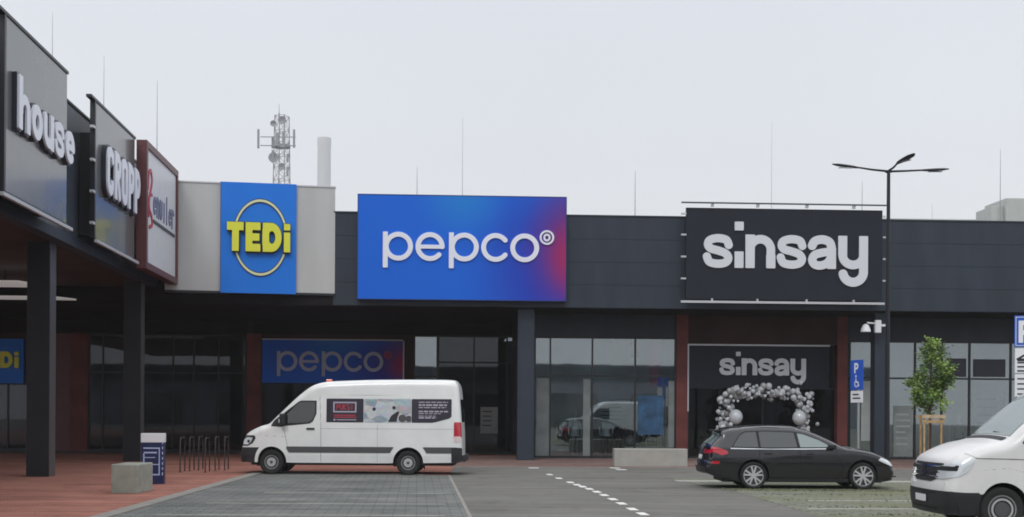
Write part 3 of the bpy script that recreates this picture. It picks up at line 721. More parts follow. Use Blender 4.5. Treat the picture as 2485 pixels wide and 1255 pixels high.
# ------------------------------------------------------------------ signs on the left wing
DS = -.52
def wing_sign(px0, px1, pyt0, pyb0, label):
    """board standing on the near fascia; pyt0/pyb0 are its top and bottom rows at px0"""
    xa_, zt_ = L_(px0, pyt0, DS); _, zb_ = L_(px0, pyb0, DS); xb_, _ = L_(px1, 500, DS)
    t = thing('shop_sign', label, 'sign', tuple(LF.w((xa_ + xb_) / 2, DS, zb_)), LF.a)
    cxm = (xa_ + xb_) / 2
    return t, (xb_ - xa_) / 2, zt_ - zb_, (lambda px, py: (L_(px, py, DS)[0] - cxm, L_(px, py, DS)[1] - zb_))
def put_word(sd, t, xl, wtot, z, hx, nw, m_, slab=True, zr=(-.3, 1.6), off=.18):
    sx = wtot / nw
    f = lambda yy: (lambda X, Z: np.stack([xl + X * sx, np.full(X.shape, yy), z + Z * hx], 1))
    if slab:
        mb = march(lambda X, Z: sd(X, Z) - .045, -.3, nw + .3, zr[0], zr[1], .03, f(-off + .05), off - .06); obj('letter_backing', mb, 'letter_dark', t)
    mb = march(sd, -.15, nw + .15, zr[0], zr[1], .025, f(-off), .07); obj('letters', mb, 'letter_white', t)
# first (lower-case word)
t, hw, hh_, fn = wing_sign(14, 161, 36, 466, 'big grey billboard with a white lower-case word at the left edge')
obj('panel', MB().box(-hw, hw, 0, .1, 0, hh_), 'signgrey', t)
obj('frame', MB().box(-hw - .5, hw + .05, -.03, .12, hh_ + .0, hh_ + .07).box(-hw - .12, -hw, -.02, .12, .0, hh_), 'mullion', t)
obj('bottom_rail', MB().box(-hw - .5, hw + .1, -.14, -.06, -.16, -.08), 'lightrail', t)
obj('mounts', MB().box(-hw + .3, -hw + .45, .1, .5, .1, hh_ - .8).box(hw - .6, hw - .45, .1, .5, .1, hh_ - .8).box(-hw, hw, -.05, .05, -.1, -.0), 'mullion', t)
zb = fn(25, 330)[1]; xw0 = fn(30, 300)[0]; xw1 = fn(169, 300)[0]
zt_ = fn(50, 222)[1]; 
put_word(word_house(), t, xw0, (xw1 - xw0), fn(44, 320)[1], .84, 4.6, 'letter_white', off=.15)
tz = fn(16, 195)[1]
# second (condensed capitals)
t, hw, hh_, fn = wing_sign(232, 326, 246, 578, 'glossy dark billboard with tall narrow white capitals between the grey and the red framed boards')
obj('panel', MB().box(-hw, hw, 0, .1, 0, hh_), 'signgrey', t)
obj('frame', MB().box(-hw - .55, hw + .05, -.03, .12, hh_, hh_ + .07).box(-hw - .12, -hw, -.02, .12, .0, hh_), 'mullion', t)
obj('bottom_rail', MB().box(-hw - .3, hw + .1, -.14, -.06, -.16, -.08), 'lightrail', t)
cl_ = MB()
for z in (.1, .33, .56, .8): cl_.box(-hw - .35, -hw - .12, -.04, .06, hh_ * z - .04, hh_ * z + .03)
obj('clips', cl_, 'lightrail', t)
obj('mounts', MB().box(-hw + .3, -hw + .45, .1, .5, .1, hh_ - .8).box(hw - .6, hw - .45, .1, .5, .1, hh_ - .8), 'mullion', t)
xw0 = fn(247, 300)[0]; xw1 = fn(326, 300)[0]
put_word(word_cropp(), t, xw0, xw1 - xw0, fn(250, 472)[1], fn(250, 352)[1] - fn(250, 472)[1], 3.4, 'letter_white', zr=(-.2, 1.3))
# third: white board in a deep red frame
DS = -.85
t, hw, hh_, fn = wing_sign(357, 433, 339, 652, 'white advertising board in a deep brownish red frame, narrowest beside the grey corner box')
fw = .22
fr = MB().box(-hw, hw, 0, .33, 0, fw).box(-hw, hw, 0, .33, hh_ - fw, hh_).box(-hw, -hw + fw, 0, .33, fw, hh_ - fw).box(hw - fw, hw, 0, .33, fw, hh_ - fw)
obj('frame', fr, 'redframe', t, bevel=.01)
obj('panel', MB().box(-hw + fw, hw - fw, .06, .2, fw, hh_ - fw), 'signwhite', t)
sc_ = 2 * hw
curl = S_or(S_seg(catmull([(.05, .55), (.12, .9), (.3, 1.0), (.42, .8), (.3, .55), (.15, .3), (.2, .05), (.38, -.05), (.45, -.25), (.2, -.35)]), .045), S_seg(catmull([(.42, .45), (.2, .4), (.08, .15), (.12, -.1)]), .035))
mb = march(curl, -.1, .7, -.6, 1.2, .02, lambda X, Z: np.stack([-hw + fw + .12 + X * 1.6, np.full(X.shape, .03), hh_ * .46 + Z * 1.35], 1), .03); obj('emblem', mb, 'red_text', t)
wd = S_or(*[S_move(g, .8 * i) for i, g in enumerate((S_or(S_seg(arcp(.3, .4, .26, .33, 0, 320), .07), S_seg([(.05, .42), (.55, .42)], .05)), S_or(S_seg([(.1, 0), (.1, .8)], .07), S_seg(arcp(.32, .5, .22, .25, 180, 0) + [(.54, 0)], .07)), S_seg([(.1, .8), (.1, .3)] + arcp(.32, .28, .22, .24, 180, 360) + [(.54, .8)], .07), S_seg([(.3, 0), (.3, .8)], .07), S_or(S_seg([(.2, 0), (.2, 1.15)], .07)), S_or(S_seg(arcp(.3, .4, .26, .33, 0, 320), .07), S_seg([(.05, .42), (.55, .42)], .05)), S_or(S_seg([(.1, 0), (.1, .8)], .07), S_seg(arcp(.34, .5, .24, .25, 180, 40), .07))))])
sw = (2 * hw - 2 * fw) * .72 / 5.5
mb = march(wd, -.1, 5.7, -.15, 1.3, .03, lambda X, Z: np.stack([-hw + fw + 1.05 + X * sw, np.full(X.shape, .03), hh_ * .47 + Z * .75], 1), .03); obj('letters', mb, 'print_blue', t)
obj('underline', MB().box(-hw + fw + 1.0, hw - fw - .25, .03, .06, hh_ * .40, hh_ * .40 + .10), 'letter_dark', t)
obj('mounts', MB().box(hw - .9, hw - .75, .33, .8, .3, .5).box(-hw + .6, -hw + .75, .33, .8, .3, .5), 'mullion', t)

# ------------------------------------------------------------------ rooftop: rods, ventilation box, tower, chimney
def rod(px, pyt, pyb, s, label, w_=.028):
    p = at(px, pyb, s); q = at(px, pyt, s); h = q.z - p.z + 1.2
    t = thing('lightning_rod', label, 'lightning rod', (p.x, p.y, p.z - 1.2), 0, 'thin lightning rods on the roofs')
    obj('mast', MB().tube([(0, 0, 0), (0, 0, h * .5), (0, 0, h)], [w_ * .7, w_ * .5, w_ * .22], 6), 'mast', t)
    obj('foot', MB().box(-.2, .2, -.2, .2, -.12, .0), 'concrete', t)
for a in ((127, 30, 150, 74, 'faint tall rod rising behind the first grey billboard', .02), (252, 135, 232, 70, 'faint rod above the gap left of the narrow-capitals board', .02),
          (381, 195, 350, 66, 'rod rising behind the red framed board', .026), (1012, 405, 475, 60, 'short dark rod left above the blue billboard', .035),
          (1122, 285, 475, 55, 'tall faint rod above the middle of the blue billboard', .022), (1541, 415, 530, 60, 'dark rod above the fascia between the two big billboards', .038),
          (1872, 295, 500, 50, 'very faint tall rod above the charcoal billboard', .018), (2092, 440, 505, 58, 'short rod right above the charcoal billboard', .03),
          (2262, 495, 540, 50, 'tiny faint rod right of the street lamp', .02), (2427, 362, 530, 58, 'tall rod beside the pale ventilation box', .032)): rod(*a)
p = at(2446, 540, 50); t = thing('ventilation_unit', 'pale grey ventilation box on the roof at the right edge', 'ventilation unit', (p.x + .3, p.y, p.z - .9), BF.a)
obj('housing', MB().box(-.4, 3.2, 0, 2.5, 0, 2.1), 'hvac', t, bevel=.05)
obj('duct', MB().box(-1.05, -.72, .2, 2, 0, 1.7).box(-.72, -.4, .3, 1.9, 0, 1.75), 'hvac', t, bevel=.02)
obj('curb', MB().box(1.75, 3.0, -.05, 0, .75, 1.0), 'mullion', t)
p = at(2200, 530, 48); t = thing('roof_curb', 'low pale roof edge strip seen just above the fascia right of the lamp', 'roof edge', (p.x, p.y, p.z - .5), BF.a)
obj('upstand', MB().box(-1.2, 5.2, 0, .3, 0, .5), 'hvac', t, bevel=.03)

s = 12.4; p = at(680, 1000, s)
t = thing('telecom_tower', 'lattice antenna tower rising in the distance behind the grey corner box', 'tower', (p.x, p.y, 0))
def Z_(py): return (HY - py) / s + EYE
def X_(px): return (px - 680) / s
b = MB(); zt0 = Z_(285); wb, wt = 2.4, 1.45
lev = [10] + [Z_(py) for py in (470, 440, 410, 380, 350, 320, 285)]
def cor(z, k): r = wb + (wt - wb) * (z - 10) / (zt0 - 10); a = math.pi / 2 * k + .5; return (r * math.cos(a), r * math.sin(a), z)
for k in range(4): b.tube([cor(0, k), cor(zt0, k)], .10, 5)
for i in range(len(lev) - 1):
    for k in range(4):
        b.tube([cor(lev[i], k), cor(lev[i + 1], (k + 1) % 4)], .045, 4); b.tube([cor(lev[i + 1], k), cor(lev[i + 1], (k + 1) % 4)], .05, 4); b.tube([cor(lev[i], (k + 1) % 4), cor(lev[i + 1], k)], .045, 4)
obj('lattice', b, 'mast', t)
obj('spike', MB().tube([(X_(673), 0, zt0 - 1), (X_(673), 0, Z_(255))], [.1, .04], 5).tube([(X_(673), 0, zt0 - 1), (X_(673), 0, Z_(278))], .14, 5), 'mast', t)
arm = MB().tube([(X_(628), 0, Z_(336)), (X_(714), 0, Z_(336))], .1, 5).tube([(X_(628), 0, Z_(357)), (X_(714), 0, Z_(357))], .1, 5)
arm.lathe([(1.5, 0), (1.7, 0), (1.7, .5), (1.5, .5), (1.5, 0)], (0, 0, Z_(362)), 'z', 12)
obj('arm', arm, 'mast', t)
for px, p0, p1, r in ((627, 322, 368, .2), (713, 322, 366, .2), (657, 335, 362, .26), (688, 328, 365, .28), (672, 330, 362, .3), (697, 380, 400, .2), (698, 412, 435, .2), (662, 372, 402, .22)):
    y = random.choice([-1.6, -1.2, .6]); obj('antenna', MB().box(X_(px) - r, X_(px) + r, y - .15, y + .15, Z_(p1), Z_(p0)), 'mast', t)
for px, py, r in ((684, 300, .8), (664, 390, 1.0), (684, 412, .7), (663, 308, .6)):
    d_ = MB().lathe([(.02, .3), (r * .55, .22), (r * .93, 0), (r, 0), (r, .12), (r * .9, .14)], (X_(px), -1.8, Z_(py)), 'y', 20); obj('dish', d_, 'mast', t, smooth=40)
s = 3.6; p = at(783, 1000, s)
t = thing('chimney', 'huge distant chimney coloured pale as if lost in mist beside the lattice tower', 'chimney', (p.x, p.y, 0))
hc = (HY - 338) / s + EYE; rc = 33 / s / 2
obj('stack', MB().lathe([(rc * 1.25, 0), (rc * 1.05, hc * .5), (rc * .97, hc - 6), (rc * 1.02, hc - 5), (rc * 1.02, hc), (rc * .8, hc), (.01, hc)], axis='z', n=40), 'chimney', t, smooth=40)

# ------------------------------------------------------------------ street lamp
s = 84; p = at(2153, 1000, s)
lamp = thing('street_lamp', 'tall dark triple-armed street lamp behind the dark estate car', 'street lamp', (p.x, p.y, 0))
zt_ = (1004 - 415) / s + EYE
obj('pole', MB().tube([(0, 0, 0), (0, 0, 2.5), (0, 0, zt_)], [.085, .07, .05], 12), 'column', lamp, smooth=60)
obj('base_plate', MB().box(-.2, .2, -.2, .2, 0, .03), 'column', lamp)
def lhead(dx, dy, dz, L):
    d = Vector((dx, dy, 0)).normalized(); n = Vector((-d.y, d.x, 0)); z = Vector((0, 0, 1))
    a = Vector((0, 0, zt_)); b_ = a + d * (L * .55) + z * dz * .55
    o = obj('arm', MB().tube([tuple(a - d * .1), tuple(a + d * L * .3 + z * dz * .25), tuple(b_)], [.035, .03, .025], 8), 'column', lamp, smooth=60)
    hd = MB(); prof = [(-.02, .04, .04), (.12, .11, .05), (.35, .14, .055), (.6, .13, .045), (.75, .05, .02)]
    vs = []
    for (q, wd, th) in prof:
        c0 = b_ + d * q + z * (dz * .45 * q / .75); base = len(hd.v)
        for (u, v_) in ((-1, -.4), (-.7, .6), (0, 1), (.7, .6), (1, -.4), (.6, -1), (-.6, -1)): hd.v.append(tuple(c0 + n * wd * u + z * th * .62 * v_))
    for i in range(len(prof) - 1):
        for k in range(7): k2 = (k + 1) % 7; hd.f.append((i * 7 + k, i * 7 + k2, (i + 1) * 7 + k2, (i + 1) * 7 + k))
    hd.f.append(tuple(range(7))); hd.f.append(tuple(range(28, 35)))
    h = obj('lamp_head', hd, 'column', lamp, smooth=50)
    c0 = b_ + d * .36 - z * .06 + z * dz * .2; q = MB()
    q.poly([tuple(c0 + d * .2 + n * .09), tuple(c0 + d * .2 - n * .09), tuple(c0 - d * .2 - n * .09), tuple(c0 - d * .2 + n * .09)]); obj('lens', q, 'lamp_clear', h)
lhead(-1, -.12, .17, 1.7); lhead(1, -.05, .07, 1.75); lhead(.35, -1, .3, .75)

# ------------------------------------------------------------------ security cameras on the right column
cx_, cz_ = B(2132, 790, -.05); pc = BF.w(cx_, .26, cz_)
t = thing('security_camera', 'white security camera pair fixed near the top of the right column', 'camera', (pc.x, pc.y, pc.z), BF.a)
obj('housing', MB().box(-.13, .10, -.36, -.16, -.28, .20), 'whiteplastic', t, bevel=.03)
obj('bracket', MB().tube([(-.12, -.24, .08), (-.42, -.26, .10), (-.47, -.26, -.02)], .035, 8).box(.1, .3, -.3, 0, -.03, .05), 'whiteplastic', t, smooth=50)
obj('dome', MB().lathe([(.02, .14), (.1, .10), (.17, -.05), (.19, -.16), (.01, -.17)], (-.47, -.26, -.08), 'z', 20), 'whiteplastic', t, smooth=40)

# ------------------------------------------------------------------ traffic signs
def put(name, sdx, par, m_, x, z, s_, y, res=.012, dep=.004, b=(-.2, 1.2, -.2, 1.2)):
    mb = march(sdx, b[0], b[1], b[2], b[3], res / s_, lambda X, Z: np.stack([x + X * s_, np.full(X.shape, y), z + Z * s_], 1), dep); return obj(name, mb, m_, par)
s = 88; p = at(2083, 1000, s)
t = thing('disabled_parking_sign', 'narrow blue and white parking sign on a grey pole behind the dark car bonnet', 'sign', (p.x, p.y, 0), R_(-71))
ztp = (1004 - 873) / s + EYE; zb = (1004 - 945) / s + EYE; z3 = (1004 - 976) / s + EYE
obj('pole', MB().tube([(0, 0, 0), (0, 0, ztp - .05)], .035, 10), 'steel', t, smooth=60)
o = obj('sign_plate', MB().box(-.3, .3, -.06, -.045, zb, ztp), 'blue_sign', t)
put('letter', word_P(), o, 'white', -.11, ztp - .36, .28, -.066)
wc = S_or(S_circ(.3, 1.05, .1), S_seg([(.3, .85), (.33, .5), (.62, .5), (.75, .15)], .055), S_seg(arcp(.38, .35, .28, .28, 110, 340), .045))
put('symbol', wc, o, 'white', -.12, zb + .06, .30, -.066)
o2 = obj('lower_plate', MB().box(-.28, .28, -.06, -.045, z3, zb - .03), 'white', t)
for k in range(2): obj('text_line', MB().box(-.18, .18 - .08 * k, -.064, -.06, z3 + .1 + k * .1, z3 + .14 + k * .1), 'letter_dark', o2)
s = 112; p = at(2497, 1000, s)
t = thing('parking_sign', 'blue parking sign with stacked white plates cut by the right edge', 'sign', (p.x, p.y, 0), R_(-8))
Zp = lambda py: (1007 - py) / s + EYE
obj('pole', MB().tube([(0, 0, 0), (0, 0, Zp(764))], .035, 10), 'steel', t, smooth=60)
o = obj('sign_plate', MB().box(-.325, .325, -.06, -.045, Zp(842), Zp(766)), 'blue_sign', t, bevel=.004)
obj('border', MB().box(-.30, .30, -.064, -.061, Zp(769) - .012, Zp(769)).box(-.30, .30, -.064, -.061, Zp(839), Zp(839) + .012).box(-.30, -.288, -.064, -.061, Zp(839) + .012, Zp(769) - .012), 'white', o)
put('letter', word_P(), o, 'white', -.24, Zp(832), (Zp(778) - Zp(832)), -.066)
o2 = obj('lower_plate', MB().box(-.31, .31, -.06, -.045, Zp(905), Zp(845)), 'white', t)
put('symbol', S_or(S_box(0, .5, .1, .3), S_seg([(.0, .25), (.5, .55)], .07)), o2, 'letter_dark', -.26, Zp(880), .3, -.064)
for k in range(3): obj('text_line', MB().box(-.26, .25, -.064, -.06, Zp(902) + k * .09, Zp(902) + .035 + k * .09), 'letter_dark', o2)
o3 = obj('lower_plate', MB().box(-.31, .31, -.06, -.045, Zp(962), Zp(908)), 'white', t)
for k in range(4): obj('text_line', MB().box(-.26, .2 - .05 * (k % 2), -.064, -.06, Zp(958) + k * .11, Zp(958) + .035 + k * .11), 'trim_grey', o3)

# ------------------------------------------------------------------ young tree in its wooden stakes
p = gnd(2256, 1134); s = F / p.y
t = thing('young_tree', 'young leafy street tree held in a timber stake cage', 'tree', tuple(p))
tz_ = lambda py: (1006 - py) / s + EYE; tx = lambda px: (px - 2256) / s
trunk = [(0, 0, 0), (.02, 0, tz_(1040)), (-.02, 0, tz_(960)), (.05, 0, tz_(890)), (.08, 0, tz_(840))]
b = MB().tube(trunk, [.045, .04, .035, .025, .01], 8)
obj('trunk', b, 'bark', t, smooth=60)
cl = [(2262, 850, .42), (2258, 880, .55), (2275, 905, .62), (2245, 925, .62), (2280, 935, .45), (2250, 955, .58), (2238, 965, .4), (2292, 912, .3), (2270, 960, .42)]
lv, ld = MB(), MB(); br = MB()
for (px, py, r) in cl:
    c0 = Vector((tx(px), random.uniform(-.3, .3), tz_(py))); br.tube([(0, 0, max(1.9, c0.z - .7)), tuple(c0)], [.018, .006], 5)
    sub = [c0 + Vector((random.gauss(0, .36), random.gauss(0, .4), random.gauss(0, .45))) * r for _ in range(9)]
    for q in sub:
        tgt = lv if random.random() < .6 else ld
        for _ in range(52):
            v = q + Vector((random.gauss(0, 1), random.gauss(0, 1), random.gauss(0, 1))) * .10
            a = Vector((random.gauss(0, 1), random.gauss(0, 1), random.gauss(0, .6))).normalized(); c_ = a.cross(Vector((random.gauss(0, 1), random.gauss(0, 1), 1))).normalized()
            l = random.uniform(.045, .085); tgt.poly([tuple(v - a * l), tuple(v + c_ * l * .5), tuple(v + a * l), tuple(v - c_ * l * .5)])
for (px, py) in ((2290, 875), (2300, 900), (2262, 838), (2252, 846), (2232, 905)):
    c0 = Vector((tx(px), 0, tz_(py)))
    for _ in range(80):
        v = c0 + Vector((random.gauss(0, .13), random.gauss(0, .13), random.gauss(0, .12))); a = Vector((random.gauss(0, 1), random.gauss(0, 1), random.gauss(0, .6))).normalized(); c_ = a.cross(Vector((0, .3, 1))).normalized(); l = .05
        lv.poly([tuple(v - a * l), tuple(v + c_ * l * .5), tuple(v + a * l), tuple(v - c_ * l * .5)])
obj('branches', br, 'bark', t)
cr_ = obj('crown', lv, 'leaf', t); obj('inner_leaves', ld, 'leaf_dark', cr_)
st = thing('tree_stakes', 'timber stake cage with crossbars around the young tree trunk', 'tree stakes', tuple(p))
zc_ = tz_(1008)
for (x, y) in ((tx(2236), -.28), (tx(2277), -.28), (tx(2262), .3), (tx(2236) + .08, .35)):
    obj('stake', MB().tube([(x, y, 0), (x, y, zc_)], .038, 8), 'wood', st, smooth=60)
obj('crossbar', MB().box(tx(2229), tx(2286), -.36, -.32, zc_ - .10, zc_ + .02), 'wood_light', st, bevel=.006)
obj('crossbar', MB().box(tx(2229), tx(2286), .34, .38, zc_ - .10, zc_ + .0), 'wood_light', st, bevel=.006)
obj('crossbar', MB().box(tx(2232), tx(2284), -.32, -.29, zc_ - .26, zc_ - .16), 'wood', st, bevel=.006)

# ------------------------------------------------------------------ concrete block, advertising stand, bicycle hoops
p = gnd(268, 1199); q = gnd(335, 1199); wd = (q - p).length; s = F / p.y; hb = (1199 - 1127) / s
t = thing('concrete_block', 'square weathered concrete block seat on the red paving by the navy stand', 'concrete block', tuple((p + q) / 2), 0)
obj('block', MB().box(-wd / 2, wd / 2, 0, 1.15, 0, hb), 'concrete', t, bevel=.025)
s = 100.5; p = at(371, 1000, s); Zp = lambda py: (996 - py) / s + EYE
t = thing('advertising_stand', 'narrow navy advertising stand with a white top bar behind the concrete block', 'advertising stand', (p.x, p.y, 0), R_(8))
wd = 54 / s / 2; h = Zp(1053)
obj('body', MB().box(-wd, wd, 0, .28, 0, h - .22), 'navy', t, bevel=.01)
obj('cap', MB().box(-wd - .01, wd + .01, -.01, .29, h - .22, h), 'whiteplastic', t, bevel=.008)
lw = .022
def bar(x0, x1, z0, z1, m_='paleblue'): return MB().box(x0, x1, -.012, -.002, z0, z1)
g = MB()
for bx in ((-.22, .17, .86, .86 + lw * 1.4), (.145, .17, .22, .86), (-.05, .145, .22, .22 + lw * 1.4), (-.2, .10, .75, .75 + lw * 1.6), (-.22, -.19, .35, .75), (-.15, .145, .47, .47 + lw), (-.22, .06, .64, .66)):
    g.box(bx[0], bx[1], -.012, -.002, bx[2], bx[3])
obj('emblem', g, 'paleblue', t)
g = MB()
for k in range(7): g.box(.222, .245, -.012, -.002, .22 + k * .125, .29 + k * .125)
obj('text_column', g, 'paleblue', t)
rack = None
hoops = [(437, 1147), (460, 1144), (482, 1142), (498, 1147.5), (522, 1143), (545, 1142)]
for i, (px, py) in enumerate(hoops):
    p = gnd(px, py)
    if i == 0:
        rack = thing('bicycle_hoop', '', 'bicycle rack', tuple(p), LF.a - math.pi, 'row of steel bicycle hoops')
        H = 1.0; L = .75; pts = [(0, 0, 0), (0, 0, H - .12), (-.035, 0, H - .035), (-.12, 0, H), (-L + .12, 0, H), (-L + .035, 0, H - .035), (-L, 0, H - .12), (-L, 0, 0)]
        obj('tube', MB().tube(pts, .02, 8), 'zinc', rack, smooth=60); obj('foot', MB().box(-.06, .06, -.06, .06, 0, .012).box(-L - .06, -L + .06, -.06, .06, 0, .012), 'zinc', rack)
        c_ = rack
    else: c_ = dup(rack)
    c_.location = p
    c_['label'] = 'steel bicycle hoop, ' + ('leftmost, nearest the navy stand', 'second from the left of the row', 'third from the left of the row', 'fourth from the left of the row', 'fifth from the left, beside the last', 'rightmost, nearest the white van nose')[i]

# ------------------------------------------------------------------ balloon arch at the entrance
x0b, z0b = B(1742, 1100, DG - .6); x1b, _ = B(1965, 1100, DG - .6); xm = (x0b + x1b) / 2
pa = BF.w(xm, DG - .6, 0)
t = thing('balloon_arch', 'arch of small white and silver balloons around the shop entrance', 'balloon arch', tuple(pa), BF.a)
hw_ = (x1b - x0b) / 2 - .22; zt_ = B(1850, 952, DG - .6)[1]
path = [(-hw_, 0)] + [(-hw_, zt_ * k / 6) for k in range(1, 6)] + [(-hw_ * .92, zt_ * .96), (-hw_ * .6, zt_ * 1.0), (-hw_ * .2, zt_ * .99), (hw_ * .2, zt_ * .99), (hw_ * .6, zt_ * 1.0), (hw_ * .92, zt_ * .96)] + [(hw_, zt_ * k / 6) for k in range(5, 0, -1)] + [(hw_, 0)]
obj('support', MB().tube([(x, .05, z) for x, z in path], .03, 6), 'darkrail', t)
import bisect
seg = [0]
for a, b_ in zip(path[:-1], path[1:]): seg.append(seg[-1] + math.dist(a, b_))
bm_ = {k: MB().ball((0, 0, 0), 1, 8, 1.12) for k in ('balloon_white', 'balloon_silver', 'balloon_grey')}
proto = {}
for i in range(98):
    u = (i + .5) / 98 * seg[-1]; k = min(bisect.bisect(seg, u) - 1, len(path) - 2); f = (u - seg[k]) / (seg[k + 1] - seg[k])
    x = path[k][0] + f * (path[k + 1][0] - path[k][0]); z = path[k][1] + f * (path[k + 1][1] - path[k][1])
    k = random.choices(list(bm_), (.55, .3, .15))[0]; r = random.uniform(.08, .14)
    if k not in proto: o = obj('balloon', bm_[k], k, t, smooth=180); proto[k] = o
    else: o = proto[k].copy(); C.objects.link(o)
    o.location = (x + random.gauss(0, .17), random.gauss(-.05, .1), max(.15, z + random.gauss(0, .15))); o.scale = (r, r, r); o.rotation_euler = (random.random(), random.random(), 0)
rest = MB()
for i in range(280):
    u = random.random() * seg[-1]; k = min(bisect.bisect(seg, u) - 1, len(path) - 2); f = (u - seg[k]) / (seg[k + 1] - seg[k])
    x = path[k][0] + f * (path[k + 1][0] - path[k][0]); z = path[k][1] + f * (path[k + 1][1] - path[k][1])
    rest.ball((x + random.gauss(0, .19), random.gauss(.02, .14), max(.12, z + random.gauss(0, .16))), random.uniform(.045, .095), 6)
o = obj('balloon', rest, 'balloon_white', t, smooth=180); o['kind'] = 'stuff'
for px, py in ((1784, 1012), (1938, 1014)):
    x, z = B(px, py, DG - .8); o = obj('large_balloon', MB().ball((0, 0, 0), .27, 14, 1.1), 'balloon_white', t, smooth=180); o.location = (x - xm, -.3, z)

# ------------------------------------------------------------------ goods seen through the glass
def rack_of(px0, px1, d, mats, label, z=1.45):
    x0, _ = B(px0, 1050, d); x1, _ = B(px1, 1050, d); p = BF.w((x0 + x1) / 2, d, .02); h = (x1 - x0) / 2
    t = thing('clothes_rail', label, 'clothes rail', tuple(p), BF.a)
    obj('rail', MB().tube([(-h, 0, 0), (-h, 0, z), (h, 0, z), (h, 0, 0)], .02, 6), 'steel', t)
    n = max(4, int(2 * h / .13)); g = {}
    for i in range(n):
        x = -h + .08 + (2 * h - .16) * i / n; mm = random.choice(mats); L = random.uniform(.6, 1.1); a = g.setdefault(mm, MB())
        a.prism([(x - .03, -.22), (x + .03, -.22), (x + .04, .22), (x - .02, .22)], z - L, z - .08)
    for mm, a in g.items(): obj('garments', a, mm, t, bevel=.01)
def mannequin(px, d, m1, m2, label, sc_=1.0):
    x, _ = B(px, 1050, d); p = BF.w(x, d, .02)
    t = thing('mannequin', label, 'mannequin', tuple(p), BF.a)
    obj('figure', MB().lathe([(.01, 1.82), (.07, 1.78), (.09, 1.68), (.07, 1.56), (.05, 1.5), (.05, 1.45), (.01, 1.44)], axis='z', n=16), 'skin_plain', t, smooth=60)
    b = MB().lathe([(.05, 1.48), (.16, 1.44), (.2, 1.3), (.17, 1.1), (.16, 1.0), (.2, .85), (.01, .84)], axis='z', n=16)
    for s_ in (-1, 1): b.tube([(s_ * .18, 0, 1.42), (s_ * .26, 0, 1.15), (s_ * .24, -.08, .9)], [.055, .045, .03], 8)
    obj('top', b, m1, t, smooth=60)
    b = MB()
    for s_ in (-1, 1): b.tube([(s_ * .09, 0, .9), (s_ * .10, 0, .5), (s_ * .11, 0, .03)], [.1, .07, .05], 8)
    obj('trousers', b, m2, t, smooth=60); obj('base', MB().lathe([(.01, .02), (.25, .02), (.25, 0)], axis='z', n=20), 'steel', t)
rack_of(1455, 1530, DG + .9, ['cloth_dark', 'cloth_light', 'cloth_tan', 'white'], 'rail of dark and pale clothes behind the middle window pane')
rack_of(1545, 1625, DG + .7, ['cloth_blue', 'cloth_dark'], 'rail of blue clothes behind the rightmost window pane left of the red pillar')
rack_of(1345, 1410, DG + .9, ['cloth_light', 'cloth_dark', 'cloth_tan'], 'rail of brown and dark clothes behind the second window pane')
rack_of(2165, 2215, DG + .8, ['white', 'cloth_light', 'cloth_blue'], 'rail of pale clothes behind the window left of the young tree')
rack_of(2295, 2345, DG + .8, ['cloth_light', 'white', 'cloth_dark'], 'rail of mixed clothes behind the window right of the young tree')
mannequin(1470, DG + .4, 'white', 'cloth_dark', 'mannequin in a pale top and dark trousers behind the middle pane')
mannequin(1500, DG + .4, 'cloth_dark', 'cloth_dark', 'mannequin all in dark clothes beside the pale one')
mannequin(2190, DG + .4, 'white', 'cloth_blue', 'mannequin in a pale top and blue trousers left of the tree')
mannequin(1395, DG + .4, 'white', 'cloth_light', 'mannequin dressed all in white behind the second window pane')
mannequin(2325, DG + .4, 'cloth_light', 'cloth_dark', 'mannequin in a grey top right of the young tree')
mannequin(2380, DG + .4, 'cloth_blue', 'cloth_light', 'mannequin in a blue top nearest the right van')
def poster(px0, px1, py0, py1, d, m_, label, lines=0, m2='letter_dark'):
    t, hw, hh, fn = sign_at(BF, px0, px1, py0, py1, d, 'poster', label, 'poster')
    obj('sheet', MB().box(-hw, hw, 0, .01, 0, hh), m_, t)
    if lines:
        g = MB()
        for k in range(lines): z = hh * (.85 - .7 * k / lines); g.box(-hw * .75, hw * random.uniform(.2, .75), -.004, 0, z - hh * .04, z)
        obj('print', g, m2, t)
poster(1166, 1208, 988, 1052, DW - .1, 'wall_in', 'grey framed poster on the dark entrance door left of the column', 4)
poster(1302, 1334, 918, 1108, DG - .02, 'film', 'tall pale film sheet in the narrow window beside the column')
poster(1415, 1432, 920, 1110, DG - .02, 'film', 'tall narrow grey banner in the second window', 0)
poster(1548, 1610, 960, 1055, DG - .02, 'cloth_blue', 'blue picture banner hanging behind the right window pane')
poster(2168, 2215, 985, 1108, DG - .02, 'film', 'pale printed film sheet in the window left of the tree stakes', 6, 'cloth_light')
poster(1446, 1534, 968, 1036, DG + .12, 'film', 'pale added sheet imitating reflections and clothes behind the third window pane', 5, 'cloth_dark')  # added sheet imitating mirrored cars and clothes in this pane
poster(2360, 2440, 950, 1060, DG + .12, 'film', 'large pale sheet behind the window beside the right van', 4, 'cloth_dark')
poster(2090, 2112, 925, 1070, DG - .02, 'wall_in', 'tall grey sheet in the narrow window behind the blue sign')

poster(1577, 1602, 828, 935, DG + .5, 'red_text', 'dull red banner hanging high behind the rightmost pane left of the red pillar')
poster(1480, 1502, 826, 880, DG + .5, 'cloth_tan', 'tan banner hanging high behind the third pane of the shop window')
poster(1529, 1552, 826, 868, DG + .5, 'cloth_tan', 'small tan banner high beside the mullion of the shop window')
poster(1622, 1638, 925, 1085, DG - .02, 'film', 'narrow grey strip along the window edge beside the red pillar')
poster(2296, 2345, 870, 915, DG - .02, 'letter_dark', 'black band across the window pane right of the young tree')
poster(2362, 2440, 872, 915, DG - .02, 'letter_dark', 'black band across the window pane beside the blue parking sign')

